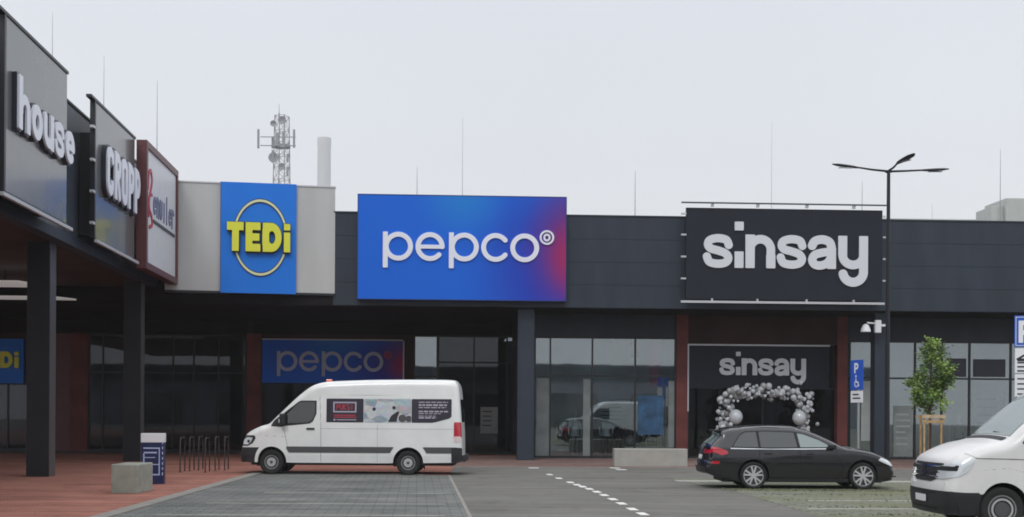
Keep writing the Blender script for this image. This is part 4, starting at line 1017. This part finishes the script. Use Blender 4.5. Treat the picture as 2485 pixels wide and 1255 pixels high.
# ------------------------------------------------------------------ across the car park (seen mirrored in the glass)
t = thing('opposite_building', 'plain dark retail shed across the car park, mirrored in the windows', 'building', (5, -48, 0))
obj('wall', MB().box(-45, 50, -18, 0, 0, 7.4), 'opp', t); obj('sign_band', MB().box(-45, 50, .0, .2, 5.5, 7.2), 'fascia', t)
for k in range(9): obj('window', MB().box(-40 + k * 10, -34 + k * 10, .0, .12, .2, 4), 'glassdark', t)

# ------------------------------------------------------------------ vehicles: rounded shells over a side profile
class Shell:
    """x runs from one end (0) to the other, z up, y to the sides. prof = closed side outline, top part listed first"""
    def __init__(s, top, bottom, width, R, arches, plan, crown=.02):
        s.top = np.array(catmull(top, 8)); s.bot = np.array(bottom, float)
        s.poly = np.vstack([s.top, s.bot]); s.width = width; s.R = R; s.arches = arches; s.plan = plan; s.crown = crown
        s.inside = S_poly(s.poly)
    def d(s, X, Z):
        P = s.top; dd = np.full(np.shape(X), 1e18)
        for a, b in zip(P[:-1], P[1:]):
            ab = b - a; L2 = max(ab @ ab, 1e-12); t = np.clip(((X - a[0]) * ab[0] + (Z - a[1]) * ab[1]) / L2, 0, 1)
            dd = np.minimum(dd, (X - a[0] - t * ab[0]) ** 2 + (Z - a[1] - t * ab[1]) ** 2)
        return np.sqrt(dd)
    def side_y(s, X, Z, off=0):
        R = s.R; d = np.minimum(s.d(X, Z), R)
        return s.width(X, Z) - R + np.sqrt(np.maximum(R * R - (R - d) ** 2, 0)) + off
    def deform(s, Q):
        Q = np.array(Q, float); x, y, z = Q[:, 0].copy(), Q[:, 1], Q[:, 2]
        k0, l0, k1, l1, Lx = s.plan
        a = np.clip(1 - x / l0, 0, 1); a = a * a * (3 - 2 * a); b = np.clip(1 - (Lx - x) / l1, 0, 1); b = b * b * (3 - 2 * b)
        Q[:, 0] = x + k0 * a * np.abs(y) ** 2.2 - k1 * b * np.abs(y) ** 2.2
        return Q
    def side(s, sdf, bounds, res, off=0, both=True, clip=True, sides=(-1, 1)):
        f = S_and(sdf, s.inside) if clip else sdf; out = MB()
        for sg in (sides if both else (sides[0],)):
            out.add(march(f, *bounds, res, lambda X, Z: s.deform(np.stack([X, sg * s.side_y(X, Z, off), Z], 1))))
        return out
    def body(s, res=.03):
        f = s.inside
        if s.arches: f = S_and(f, *[S_not(S_circ(*a)) for a in s.arches])
        P = s.poly; out = s.side(f, (P[:, 0].min() - .02, P[:, 0].max() + .02, P[:, 1].min() - .02, P[:, 1].max() + .02), res)
        out.add(s.skin(s.top, 0)); return out
    def skin(s, P, off, ny=14, frac=1.0):
        """cross strip over the outline, off = outward offset"""
        m = MB(); n = len(P); V = []
        for i, p in enumerate(P):
            t = P[min(i + 1, n - 1)] - P[max(i - 1, 0)]; L = np.hypot(*t) or 1; nx, nz_ = -t[1] / L, t[0] / L
            yw = float(s.width(np.array([p[0]]), np.array([p[1]]))[0]) - s.R; yy = yw * frac
            for k in range(ny + 1):
                y = -yy + 2 * yy * k / ny; cr = s.crown * (1 - (y / yw) ** 2) * max(0, nz_ * s.sgn)
                V.append((p[0] + nx * s.sgn * off, y, p[1] + nz_ * s.sgn * off + cr))
        m.v = [tuple(q) for q in s.deform(V)]
        for i in range(n - 1):
            for k in range(ny): a = i * (ny + 1) + k; m.f.append((a, a + 1, a + ny + 2, a + ny + 1))
        return m
    def part_top(s, x0, x1, off=.006, frac=.95, zmin=0):
        P = np.array([p for p in s.top if x0 <= p[0] <= x1 and p[1] >= zmin]); return s.skin(P, off, frac=frac)
    def front(s, sdf, bounds, res, off, end=0, sub=None):
        """patch on the end face; sdf in (y, z)"""
        P = s.top; mid = len(P) // 2; Q = P[:mid] if (end == 0) == (P[0, 0] < P[-1, 0]) else P[mid:]
        o = np.argsort(Q[:, 1]); zz, xx = Q[o, 1], Q[o, 0]; sg = -1 if end == 0 else 1
        def mp(Y, Z):
            x = np.interp(Z, zz, xx); yw = s.width(x, Z) - s.R; ov = np.clip(np.abs(Y) - yw, 0, s.R * .98)
            d = s.R - np.sqrt(s.R ** 2 - ov ** 2)
            return s.deform(np.stack([x - sg * d + sg * off, Y, Z], 1))
        return march(sdf, *bounds, res, mp)
    def wells(s, w_=.26):
        out = MB()
        for (cx, cz, r) in s.arches:
            for sg in (-1, 1):
                n = 24; b = len(out.v); yo = float(s.width(np.array([cx]), np.array([cz + r]))[0]) - .012
                for k in range(n + 1):
                    a = math.pi * (k / n) * 1.2 - .1 * math.pi; x, z = cx + r * math.cos(a), cz + r * math.sin(a)
                    out.v += [(x, sg * yo, z), (x, sg * (yo - .3), z)]
                for k in range(n): out.f.append((b + 2 * k, b + 2 * k + 1, b + 2 * k + 3, b + 2 * k + 2))
                out.v.append((cx, sg * (yo - .3), cz)); c_ = len(out.v) - 1
                for k in range(n): out.f.append((b + 2 * k + 1, c_, b + 2 * k + 3))
        return out
def wheel(parent, x, y, R, sg, kind, wd=.2):
    """tyre with its rim; sg = -1 faces the camera side"""
    c = (x, y, R); rr = {'alloy': R * .775, 'steel': R * .60, 'dark': R * .66}[kind]
    p = [(rr, 0), (rr + .01, -.01), (R * .9, -.014), (R - .012, .01), (R, .04), (R, wd - .04), (R - .012, wd - .01), (rr, wd), (rr, 0)]
    p = [(a, b_ * 1) for a, b_ in p]
    if sg > 0: p = [(a, -b_) for a, b_ in p]
    o = obj('wheel', MB().lathe(p, c, 'y', 44), 'rubber', parent, smooth=45)
    f = 1 if sg < 0 else -1
    back_ = [(rr, .0), (rr - .012, .0), (rr - .025, .07), (.01, .07)]
    rim = obj('rim', MB().lathe([(a, f * b_) for a, b_ in back_], c, 'y', 40), 'darkrim', o, smooth=40)
    def disc(sd, yy, m_, nm, dep=.02, par=None):
        mb = march(sd, -rr, rr, -rr, rr, rr / 26, lambda X, Z: np.stack([x + X, np.full(X.shape, y + f * yy), R + Z], 1), f * dep); return obj(nm, mb, m_, par or rim)
    if kind == 'alloy':
        L = [lambda X, Z: np.abs(np.hypot(X, Z) - (rr - .014)) - .013, S_circ(0, 0, .055)]
        for k in range(5):
            for da in (-.24, .24):
                a = 2 * math.pi * k / 5 + .3 + da; a0 = 2 * math.pi * k / 5 + .3 + da * .5
                L.append(S_seg([(.03 * math.cos(a0), .03 * math.sin(a0)), (rr * .95 * math.cos(a), rr * 0.95 * math.sin(a))], .020))
        disc(S_or(*L), .004, 'alloy', 'spokes')
    elif kind == 'steel':
        holes = S_or(*[S_circ(rr * .72 * math.cos(k * math.pi / 4), rr * .72 * math.sin(k * math.pi / 4), .022) for k in range(8)])
        disc(S_and(S_circ(0, 0, rr - .012), S_not(holes)), .02, 'darkrim', 'rim_disc', .02)
        disc(S_circ(0, 0, .125), -.012, 'steelrim', 'hub_cap', .03); disc(S_circ(0, 0, .045), -.016, 'darkrim', 'hub_centre', .004)
        disc(lambda X, Z: np.abs(np.hypot(X, Z) - .19) - .008, .008, 'steelrim', 'nut_ring', .01)
    else:
        disc(lambda X, Z: np.abs(np.hypot(X, Z) - rr * .68) - .014, .0, 'steelrim', 'trim_ring', .02)
        disc(S_circ(0, 0, rr * .5), .01, 'darkrim', 'hub_cap', .03); disc(S_circ(0, 0, rr - .012), .035, 'trim_grey', 'rim_disc', .02)
        disc(lambda X, Z: np.abs(np.hypot(X, Z) - (rr - .012)) - .01, .005, 'steelrim', 'rim_edge', .02)
    return o
def line(pts, w_=.006): return S_seg(pts, w_)
def underbody(s, xs, z0, z1, par, w_=.8): obj('underbody', MB().box(xs[0], xs[1], -w_, w_, z0, z1), 'blackplastic', par)

def van(name, label, loc, rz, top, bottom, arches, wheels, R=.17, wheelR=.345, kind='steel', paint='van_white', group=None):
    t = thing(name, label, 'van', loc, rz, group)
    zs = lambda X, Z: .99 - .035 * np.clip((Z - 1.25) / 1.3, 0, 1) ** 1.3 * 2 - .05 * np.clip((.55 - Z) / .4, 0, 1) + .0 * X
    s = Shell(top, bottom, zs, R, arches, (.11, .9, .03, .3, max(p[0] for p in top)), .03); s.sgn = 1
    obj('body', s.body(.035), paint, t, smooth=35)
    obj('wheel_arch_liner', s.wells(), 'rubber', t)
    underbody(s, (.35, bottom[0][0] - .2), .26, .5, t)
    for (x, z) in wheels:
        for sg in (-1, 1): wheel(t, x, sg * .975, wheelR, sg, kind, .22)
    return t, s
# --- white van in the middle, nose to the left
top = [(.00, .36), (-.01, .55), (.02, .74), (.07, .95), (.16, 1.12), (.34, 1.24), (.60, 1.35), (.86, 1.43), (1.1, 1.66), (1.6, 2.14), (1.82, 2.33), (2.06, 2.50), (2.35, 2.60), (2.8, 2.64), (3.9, 2.68), (5.2, 2.69), (6.02, 2.68), (6.18, 2.61), (6.25, 2.46), (6.29, 2.1), (6.33, 1.6), (6.36, 1.0), (6.37, .42)]
bottom = [(6.30, .36), (4.5, .33), (1.4, .33), (.3, .33)]
arches = [(.96, .36, .425), (4.83, .36, .425)]
sv = 85.0; org = at(585, 1000, sv); g1 = gnd(991, 1153)
vloc = (org.x, g1.y + .99, 0)
van1, s1 = van('parked_van', 'white high-roofed van with dark advert panels along its side, parked side-on', vloc, R_(-1.0), top, bottom, arches, [(.96, 0), (4.83, 0)])
pn = S_poly([(.0, .2), (.0, .72), (.62, .70), (.78, .64), (1.0, .2)])
arc_cut = S_not(S_circ(.96, .36, .425))
b = s1.side(S_and(S_or(S_and(S_box(-.1, .62, .3, .76), arc_cut)), arc_cut), (-.05, .75, .3, .80), .02, .006)
b.add(s1.front(S_box(-.99, .99, .34, .76), (-.99, .99, .34, .78), .04, .006)); obj('front_bumper', b, 'blackplastic', van1, smooth=35)
b = s1.front(S_box(-.62, .62, .74, .96), (-.7, .7, .7, 1.0), .04, .008); obj('grille', b, 'blackplastic', van1)
for sg in (-1, 1):
    hl = S_poly([(.02, .80), (.04, .99), (.16, 1.10), (.42, 1.10), (.46, 1.02), (.36, .88), (.2, .80)])
    o = obj('headlight', s1.side(hl, (0, .5, .78, 1.14), .015, .008, sides=(sg,), both=False), 'blackplastic', van1, smooth=35)
    hl2 = S_or(S_and(S_poly([(.06, .84), (.07, .97), (.18, 1.05), (.36, 1.03), (.30, .92), (.2, .84)]), S_not(S_circ(.22, .93, .045))))
    obj('lens', s1.side(hl2, (0, .5, .78, 1.14), .012, .014, sides=(sg,), both=False), 'lamp_clear', o, smooth=35)
    tlp = S_box(6.12, 6.36, 1.06, 1.50); o = obj('tail_light', s1.side(tlp, (6.0, 6.4, 1.0, 1.55), .02, .012, sides=(sg,), both=False), 'tail_red', van1, smooth=35)
    obj('lens', s1.side(S_box(6.13, 6.34, .94, 1.10), (6.0, 6.4, .9, 1.2), .02, .016, sides=(sg,), both=False), 'tail_clear', o, smooth=35)
wnd = S_poly([(.93, 1.36), (1.02, 1.52), (1.72, 2.06), (1.80, 2.09), (2.23, 2.09), (2.23, 1.72), (2.13, 1.50), (2.04, 1.44), (1.35, 1.37), (1.22, 1.34)])
o = obj('side_window', s1.side(wnd, (.9, 2.3, 1.3, 2.12), .02, .006), 'blackplastic', van1, smooth=35)
wn2 = S_poly([(1.26, 1.66), (1.28, 1.44), (1.4, 1.405), (2.03, 1.48), (2.12, 1.56), (2.19, 1.74), (2.19, 2.05), (1.80, 2.05), (1.74, 2.03)])
obj('pane', s1.side(wn2, (1.2, 2.3, 1.38, 2.1), .02, .010), 'glassdark', o, smooth=35)
P = s1.top; obj('windscreen', s1.part_top(.92, 1.74, .008, .96), 'glasswind', van1, smooth=35)
md = S_and(S_box(1.38, 6.25, .62, .79), S_not(S_circ(4.83, .40, .555)), S_not(S_circ(.96, .36, .56)))
obj('side_moulding', s1.side(md, (1.3, 6.3, .6, .82), .025, .014), 'trim_grey', van1, smooth=35)
lip = lambda cx, r0, r1: S_and(S_not(S_circ(cx, .36, r0)), S_circ(cx, .38, r1))
for cx in (.96, 4.83): obj('wheel_arch', s1.side(S_and(lip(cx, .425, .53), S_box(cx - .6, cx + .6, .34, 1.2)), (cx - .6, cx + .6, .33, 1.0), .02, .022), 'van_white', van1, smooth=35)
z0, z1 = 1.48, 2.15
obj('advert_panel', s1.side(S_box(2.51, 3.56, z0, z1), (2.4, 3.6, z0 - .05, z1 + .05), .03, .007), 'adv_dark', van1, smooth=35)
obj('advert_panel', s1.side(S_box(3.57, 4.91, z0, z1), (3.5, 5.0, z0 - .05, z1 + .05), .03, .007), 'collage', van1, smooth=35)
pr_ = obj('advert_panel', s1.side(S_poly([(4.92, z0), (4.92, z1), (6.05, z1), (6.05, 1.66), (5.98, 1.60), (5.6, z0 + .02), (5.5, z0)]), (4.85, 6.1, z0 - .05, z1 + .05), .03, .007), 'adv_dark', van1, smooth=35)
fr_ = S_and(S_box(2.70, 3.36, 1.76, 2.06), S_not(S_box(2.74, 3.32, 1.80, 2.02)))
obj('advert_frame', s1.side(fr_, (2.6, 3.5, 1.7, 2.1), .012, .011, sides=(-1,), both=False), 'adv_text', van1)
gl = [S_or(S_seg([(0, 0), (0, 1)], .09), S_seg([(0, .95), (.3, .95)] + arcp(.3, .72, .22, .22, 80, -80, 8) + [(0, .5)], .09)), S_seg([(0, 1), (0, .3), (.12, .05), (.38, .05), (.5, .3), (.5, 1)], .09), S_or(S_seg([(0, 0), (0, 1)], .09), S_seg([(0, .5), (.45, 1)], .09), S_seg([(0, .5), (.45, 0)], .09)), S_seg([(.45, 1), (0, 1), (0, .55), (.45, .45), (.45, 0), (0, 0)], .09), S_seg([(.2, 0), (.2, 1)], .09)]
wdv = S_or(*[S_move(g, 2.80 + .1 * i, 1.845, s=.135) for i, g in enumerate(gl)])
obj('advert_lettering', s1.side(wdv, (2.7, 3.4, 1.78, 2.04), .008, .012, sides=(-1,), both=False), 'red_text', van1)
tx_ = S_or(S_box(2.72, 3.34, 1.665, 1.695), S_box(2.72, 3.36, 1.61, 1.64)); obj('advert_text', s1.side(tx_, (2.6, 3.5, 1.55, 1.75), .012, .011, sides=(-1,), both=False), 'red_text', van1)
tx_ = S_or(S_box(2.80, 3.36, 1.54, 1.565), S_circ(2.74, 1.552, .03)); obj('advert_text', s1.side(tx_, (2.6, 3.5, 1.5, 1.6), .012, .011, sides=(-1,), both=False), 'adv_text', van1)
rows = []
for i, (z, xe, th) in enumerate(((2.06, 5.95, .014), (1.98, 5.92, .024), (1.91, 5.9, .014), (1.80, 5.95, .02), (1.74, 5.75, .012), (1.67, 5.6, .012), (1.62, 5.62, .02))):
    x = 5.12
    while x < xe: L = random.uniform(.06, .17); rows.append(S_box(x, min(x + L, xe), z - th, z + th)); x += L + .025
obj('advert_text', s1.side(S_or(*rows), (5.05, 6.0, 1.55, 2.12), .012, .012, sides=(-1,), both=False), 'adv_text', van1)
fg = S_or(S_poly([(4.25, 1.5), (4.35, 1.68), (4.52, 1.80), (4.58, 1.78), (4.52, 1.62), (4.50, 1.5)]), S_circ(3.86, 1.86, .05), S_circ(4.42, 1.9, .05))
obj('advert_picture', s1.side(fg, (3.6, 4.9, 1.48, 2.1), .015, .010, sides=(-1,), both=False), 'adv_dark', van1)
fg = S_or(S_circ(4.66, 1.60, .11), S_circ(4.84, 1.59, .09)); obj('advert_picture', s1.side(fg, (3.6, 4.91, 1.49, 2.1), .015, .010, sides=(-1,), both=False), 'trim_grey', van1)
sh = S_or(line([(2.36, .36), (2.36, 1.35), (2.32, 2.2)]), line([(1.42, .36), (1.42, .8), (1.3, 1.3)]), line([(3.96, .36), (3.96, 1.44)]), line([(.58, 1.33), (.62, 1.1), (1.35, 1.06)], .004), line([(2.36, 1.3), (6.1, 1.3)], .004), line([(1.3, 2.24), (6.1, 2.26)], .0035))
obj('shut_lines', s1.side(sh, (.5, 6.2, .34, 2.35), .0125, .003), 'shut', van1)
for sg in (-1, 1):
    obj('door_handle', MB().box(1.95, 2.18, sg * .99, sg * 1.025, 1.27, 1.32), 'shutdark', van1, bevel=.01)
    mr_ = obj('mirror', MB().box(1.22, 1.38, sg * 1.0, sg * 1.22, 1.40, 1.72), 'blackplastic', van1, bevel=.04)
    obj('indicator', MB().box(1.205, 1.222, sg * 1.1, sg * 1.2, 1.46, 1.56), 'whiteplastic', mr_)
b = s1.side(S_box(6.05, 6.4, .36, .78), (6.0, 6.4, .35, .8), .03, .02); b.box(6.28, 6.44, -.86, .86, .38, .56); obj('rear_bumper', b, 'blackplastic', van1, smooth=35)
obj('roof_marker', MB().box(2.42, 2.60, -.55, -.40, 2.60, 2.70), 'beacon', van1, bevel=.02)
obj('mud_flap', MB().box(5.27, 5.29, -.95, -.75, .16, .5).box(1.42, 1.44, -.95, -.75, .18, .5), 'rubber', van1)
obj('rear_window', s1.front(S_box(-.7, .7, 1.5, 2.15), (-.8, .8, 1.45, 2.2), .05, .008, end=1), 'glassdark', van1)

# --- white van at the right edge
top = [(.03, .30), (.0, .42), (.0, .66), (.03, .80), (.07, .98), (.13, 1.10), (.30, 1.20), (.62, 1.32), (1.02, 1.42), (1.3, 1.66), (1.85, 2.10), (2.15, 2.30), (2.45, 2.42), (2.9, 2.46), (4.5, 2.48), (5.75, 2.47), (5.92, 2.38), (5.97, 2.2), (5.98, 1.4), (5.98, .45)]
bottom = [(5.9, .35), (4, .32), (1.6, .32), (.9, .27), (.2, .24)]
arches = [(.92, .36, .40), (4.7, .36, .42)]
s = 158; o_ = at(2435, 1000, s); g2 = F / s
van2, s2 = van('parked_van', 'white van nose cut off by the right edge of the picture', (o_.x - .92, g2 + .99, 0), R_(0), top, bottom, arches, [(.92, 0), (4.7, 0)], kind='dark', paint='van_white2')
arc_cut = S_not(S_circ(.92, .36, .40))
low = S_poly([(-.1, .2), (-.1, .62), (.28, .60), (.75, .60), (.75, .2)])
b = s2.side(S_and(low, arc_cut), (-.05, .78, .2, .66), .02, .008)
b.add(s2.front(S_box(-.99, .99, .25, .615), (-.99, .99, .25, .66), .035, .008)); obj('front_bumper', b, 'blackplastic', van2, smooth=35)
b = s2.side(S_and(S_box(1.5, 5.9, .3, .58), S_not(S_circ(4.7, .36, .5)), S_not(S_circ(.92, .36, .40))), (1.4, 5.95, .3, .6), .03, .01); obj('side_moulding', b, 'blackplastic', van2, smooth=35)
gr_ = obj('grille', s2.front(S_poly([(-.58, .80), (-.70, .97), (-.66, 1.04), (.66, 1.04), (.70, .97), (.58, .80), (.35, .745), (-.35, .745)]), (-.75, .75, .72, 1.06), .02, .010), 'shutdark', van2, smooth=35)
for z in (.99, .90, .83): obj('grille_bar', s2.front(S_box(-.60, .60, z - .008, z + .008), (-.7, .7, z - .03, z + .03), .015, .022), 'chrome', gr_)
lg = S_or(lambda X, Z: np.abs(np.hypot(X, Z - .92) - .085) - .009, S_seg([(-.045, .985), (0, .87), (.045, .985)], .008), S_seg([(-.075, .93), (-.035, .86), (0, .92), (.035, .86), (.075, .93)], .008))
obj('emblem', s2.front(lg, (-.1, .1, .82, 1.02), .006, .026), 'chrome', gr_)
for sg in (-1, 1):
    f_ = S_poly([(sg * .50, .80), (sg * .55, 1.0), (sg * .99, 1.04), (sg * .99, .84), (sg * .8, .80)]) if sg > 0 else S_poly([(-.50, .80), (-.8, .80), (-.99, .84), (-.99, 1.04), (-.55, 1.0)])
    b = s2.front(f_, (min(sg * .45, sg * 1.0), max(sg * .45, sg * 1.0), .78, 1.06), .015, .012)
    b.add(s2.side(S_poly([(.0, .84), (.0, 1.05), (.30, 1.12), (.44, 1.14), (.40, 1.05), (.30, .92), (.15, .85)]), (0, .5, .8, 1.16), .015, .012, sides=(sg,), both=False))
    o = obj('headlight', b, 'lamp_clear', van2, smooth=35)
    b = s2.front(S_and(f_, S_box(-2, 2, .93, 1.0)), (min(sg * .45, sg * 1.0), max(sg * .45, sg * 1.0), .78, 1.06), .015, .017)
    b.add(s2.side(S_poly([(.0, .93), (.0, 1.0), (.16, 1.02), (.12, .93)]), (0, .5, .8, 1.16), .015, .017, sides=(sg,), both=False)); obj('lens', b, 'shutdark', o, smooth=35)
pl = obj('number_plate', s2.front(S_box(-.26, .26, .42, .53), (-.3, .3, .38, .56), .02, .03), 'whiteplastic', van2)
obj('lower_grille', s2.front(S_or(S_box(-.6, .6, .31, .35), S_box(-.6, .6, .565, .59)), (-.7, .7, .28, .6), .02, .014), 'shutdark', van2)
obj('windscreen', s2.part_top(1.06, 2.02, .008, .97, 1.0), 'glasspale', van2, smooth=35)
obj('scuttle', s2.part_top(.97, 1.08, .012, .96, 1.0), 'blackplastic', van2, smooth=35)
wnd = S_poly([(1.20, 1.36), (1.30, 1.48), (1.95, 2.04), (2.6, 2.04), (2.6, 1.36)])
obj('side_window', s2.side(wnd, (1.1, 2.65, 1.3, 2.1), .02, .008), 'glassdark', van2, smooth=35)
sh = S_or(line([(.46, 1.13), (1.0, 1.12), (2.4, 1.10)], .007), line([(1.55, 1.34), (1.56, .62)]), line([(.30, 1.21), (.46, 1.135)], .005), line([(2.7, 2.1), (2.72, .5)]), line([(.62, .95), (1.0, .98), (1.5, .86)], .003))
obj('shut_lines', s2.side(sh, (.2, 2.8, .5, 2.15), .0125, .004), 'shut', van2)
obj('wheel_arch', s2.side(S_and(S_not(S_circ(.92, .36, .40)), S_circ(.92, .36, .48), S_box(.3, 1.6, .58, 1.0)), (.3, 1.6, .56, 1.0), .02, .022), 'van_white2', van2, smooth=35)
obj('wiper', MB().tube([(1.14, -.7, 1.50), (1.13, -.05, 1.53)], .012, 6).tube([(1.14, .1, 1.51), (1.13, .75, 1.50)], .012, 6), 'blackplastic', van2)
for sg in (-1, 1): obj('mirror', MB().box(1.62, 1.78, sg * 1.02, sg * 1.24, 1.42, 1.75), 'blackplastic', van2, bevel=.04)

# --- dark estate car, nose to the right (x = 0 at its rear)
top = [(.03, .36), (.0, .50), (.02, .62), (.06, .66), (.07, .74), (.10, .90), (.15, 1.01), (.28, 1.12), (.42, 1.23), (.44, 1.31), (.50, 1.375), (.72, 1.425), (1.03, 1.455), (1.53, 1.472), (2.1, 1.46), (2.4, 1.415), (2.6, 1.355), (2.84, 1.255), (3.12, 1.12), (3.40, .985), (3.66, .955), (4.04, .88), (4.30, .79), (4.50, .70), (4.60, .61), (4.64, .50), (4.65, .38), (4.60, .22)]
bottom = [(4.4, .19), (4.1, .18), (1.3, .18), (.70, .22), (.12, .32)]
arches = [(1.205, .335, .375), (3.815, .335, .375)]
def cw(X, Z):
    lo = .905 - .035 * ((Z - .6) / .4) ** 2
    hi = .885 - .42 * np.clip(Z - .95, 0, 1); w_ = np.where(Z < .95, np.minimum(lo, .905), hi)
    w_ = np.where(Z < .95, lo, np.minimum(hi, lo + .1)); return w_
s = 102; o_ = at(1690, 1000, s); g3 = gnd(1900, 1187.5)
car = thing('parked_car', 'dark grey estate car parked side-on in front of the shop entrance', 'car', (o_.x + .17, g3.y + .9, 0), R_(0))
s3 = Shell(top, bottom, cw, .085, arches, (.13, .6, .15, .8, 4.65), .05); s3.sgn = 1
obj('body', s3.body(.025), 'car_grey', car, smooth=35)
obj('wheel_arch_liner', s3.wells(), 'rubber', car); underbody(s3, (.5, 4.3), .16, .4, car, .72)
for (x, z) in ((1.205, 0), (3.815, 0)):
    for sg in (-1, 1): wheel(car, x, sg * .885, .322, sg, 'alloy', .2)
wn = S_poly([(.66, .985), (.70, 1.03), (.88, 1.29), (1.00, 1.365), (1.5, 1.39), (2.15, 1.37), (2.42, 1.325), (2.78, 1.19), (3.05, 1.045), (3.12, .99), (3.0, .985), (1.6, .97)])
pil = S_or(line([(1.36, .9), (1.30, 1.45)], .03), line([(2.30, .9), (2.20, 1.45)], .035))
obj('window_trim', s3.side(wn, (.6, 3.2, .95, 1.42), .02, .004), 'shutdark', car, smooth=35)
inn = lambda X, Z: wn(X, Z) + .022
obj('side_window', s3.side(S_and(inn, S_not(pil), S_box(0, 2.24, 0, 2)), (.6, 3.2, .95, 1.42), .02, .008), 'glassdark', car, smooth=35)
obj('side_window', s3.side(S_and(inn, S_not(pil), S_box(2.24, 4, 0, 2)), (.6, 3.2, .95, 1.42), .02, .008), 'glasspale', car, smooth=35)
obj('belt_trim', s3.side(line([(.66, .965), (1.6, .95), (3.05, .97)], .009), (.6, 3.2, .9, 1.0), .01, .010), 'chrome', car, smooth=35)
obj('windscreen', s3.part_top(2.58, 3.34, .008, .95, .9), 'glassdark', car, smooth=35)
obj('rear_window', s3.part_top(.17, .44, .008, .93, .9), 'glasspale', car, smooth=35)
obj('spoiler', MB().prism([(.36, -.60), (.62, -.62), (.62, .62), (.36, .60)], 1.365, 1.395), 'shutdark', car, bevel=.01)
for sg in (-1, 1):
    rp = [(.85, sg * .60, 1.405), (1.0, sg * .605, 1.455), (1.6, sg * .61, 1.485), (2.15, sg * .61, 1.475), (2.3, sg * .60, 1.43)]
    obj('roof_rail', MB().tube(rp, .013, 6), 'steel', car, smooth=60)
    mi = obj('mirror', MB().box(2.95, 3.14, sg * .90, sg * 1.06, .96, 1.07), 'shutdark', car, bevel=.03)
    tl_ = S_poly([(.05, .95), (.16, 1.0), (.40, .965), (.58, .90), (.60, .84), (.42, .80), (.22, .86), (.05, .88)])
    o = obj('tail_light', s3.side(tl_, (0, .65, .78, 1.02), .012, .008, sides=(sg,), both=False), 'tail_red', car, smooth=35)
    obj('reflector', s3.side(S_box(.10, .34, .60, .66), (.0, .4, .57, .7), .012, .008, sides=(sg,), both=False), 'tail_red', car, smooth=35)
    hl_ = S_poly([(4.22, .70), (4.30, .765), (4.5, .70), (4.62, .60), (4.62, .56), (4.5, .60)])
    obj('headlight', s3.side(hl_, (4.2, 4.66, .54, .79), .012, .008, sides=(sg,), both=False), 'lamp_clear', car, smooth=35)
    obj('door_handle', MB().box(1.46, 1.64, sg * .893, sg * .915, .83, .855).box(2.46, 2.64, sg * .893, sg * .915, .83, .855), 'shutdark', car, bevel=.006)
obj('tail_light', s3.front(S_or(S_box(.32, .86, .84, .93), S_box(-.86, -.32, .84, .93)), (-.87, .87, .82, .95), .02, .008), 'tail_red', car, smooth=35)
pl = obj('number_plate', s3.front(S_box(-.26, .26, .70, .80), (-.3, .3, .67, .82), .02, .012), 'whiteplastic', car)
sh = S_or(line([(1.44, .32), (1.40, .62), (1.32, .74), (1.36, .93)], .0065), line([(2.34, .2), (2.32, .6), (2.30, .94)], .0065), line([(3.28, .22), (3.34, .6), (3.16, .93)], .0065), line([(.62, .92), (.5, .72), (.1, .70)], .0065), line([(3.3, .93), (3.9, .86), (4.3, .77)], .0065))
obj('panel_gap', s3.side(sh, (.1, 4.4, .2, 1.0), .009, .003), 'shutdark', car)
obj('sill', s3.side(S_and(S_box(.5, 4.2, .18, .25), *[S_not(S_circ(*a)) for a in arches]), (.5, 4.2, .17, .28), .02, .012), 'blackplastic', car, smooth=35)
obj('crease', s3.side(line([(.7, .80), (2.2, .775), (3.9, .76)], .004), (.6, 4.0, .7, .85), .01, .006), 'car_grey', car)
obj('lower_bumper', s3.front(S_box(-.8, .8, .38, .52), (-.85, .85, .36, .55), .03, .01), 'blackplastic', car, smooth=35)
print('objects', len(bpy.data.objects))

# ------------------------------------------------------------------ cars on the other side of the car park (mirrored in the glass)
for src, x, y, a, lab in ((car, 10.5, -15, 180, 'dark estate car on the other side of the car park, mirrored in the glass'),):
    q = dup(src); q.location = (x, y, 0); q.rotation_euler = (0, 0, R_(a)); q['label'] = lab

# ------------------------------------------------------------------ misty air
hz = MB().box(-452, 452, -122, 1102, -1, 205); ho = obj('haze', hz, 'white'); ho['kind'] = 'stuff'
m = bpy.data.materials.new('haze_air'); m.use_nodes = True; n = m.node_tree; n.nodes.clear()
pv = n.nodes.new('ShaderNodeVolumePrincipled'); pv.inputs['Color'].default_value = (.97, .98, 1, 1); pv.inputs['Density'].default_value = .0003; pv.inputs['Anisotropy'].default_value = 0
oo = n.nodes.new('ShaderNodeOutputMaterial'); n.links.new(pv.outputs[0], oo.inputs['Volume']); ho.data.materials.clear(); ho.data.materials.append(m)
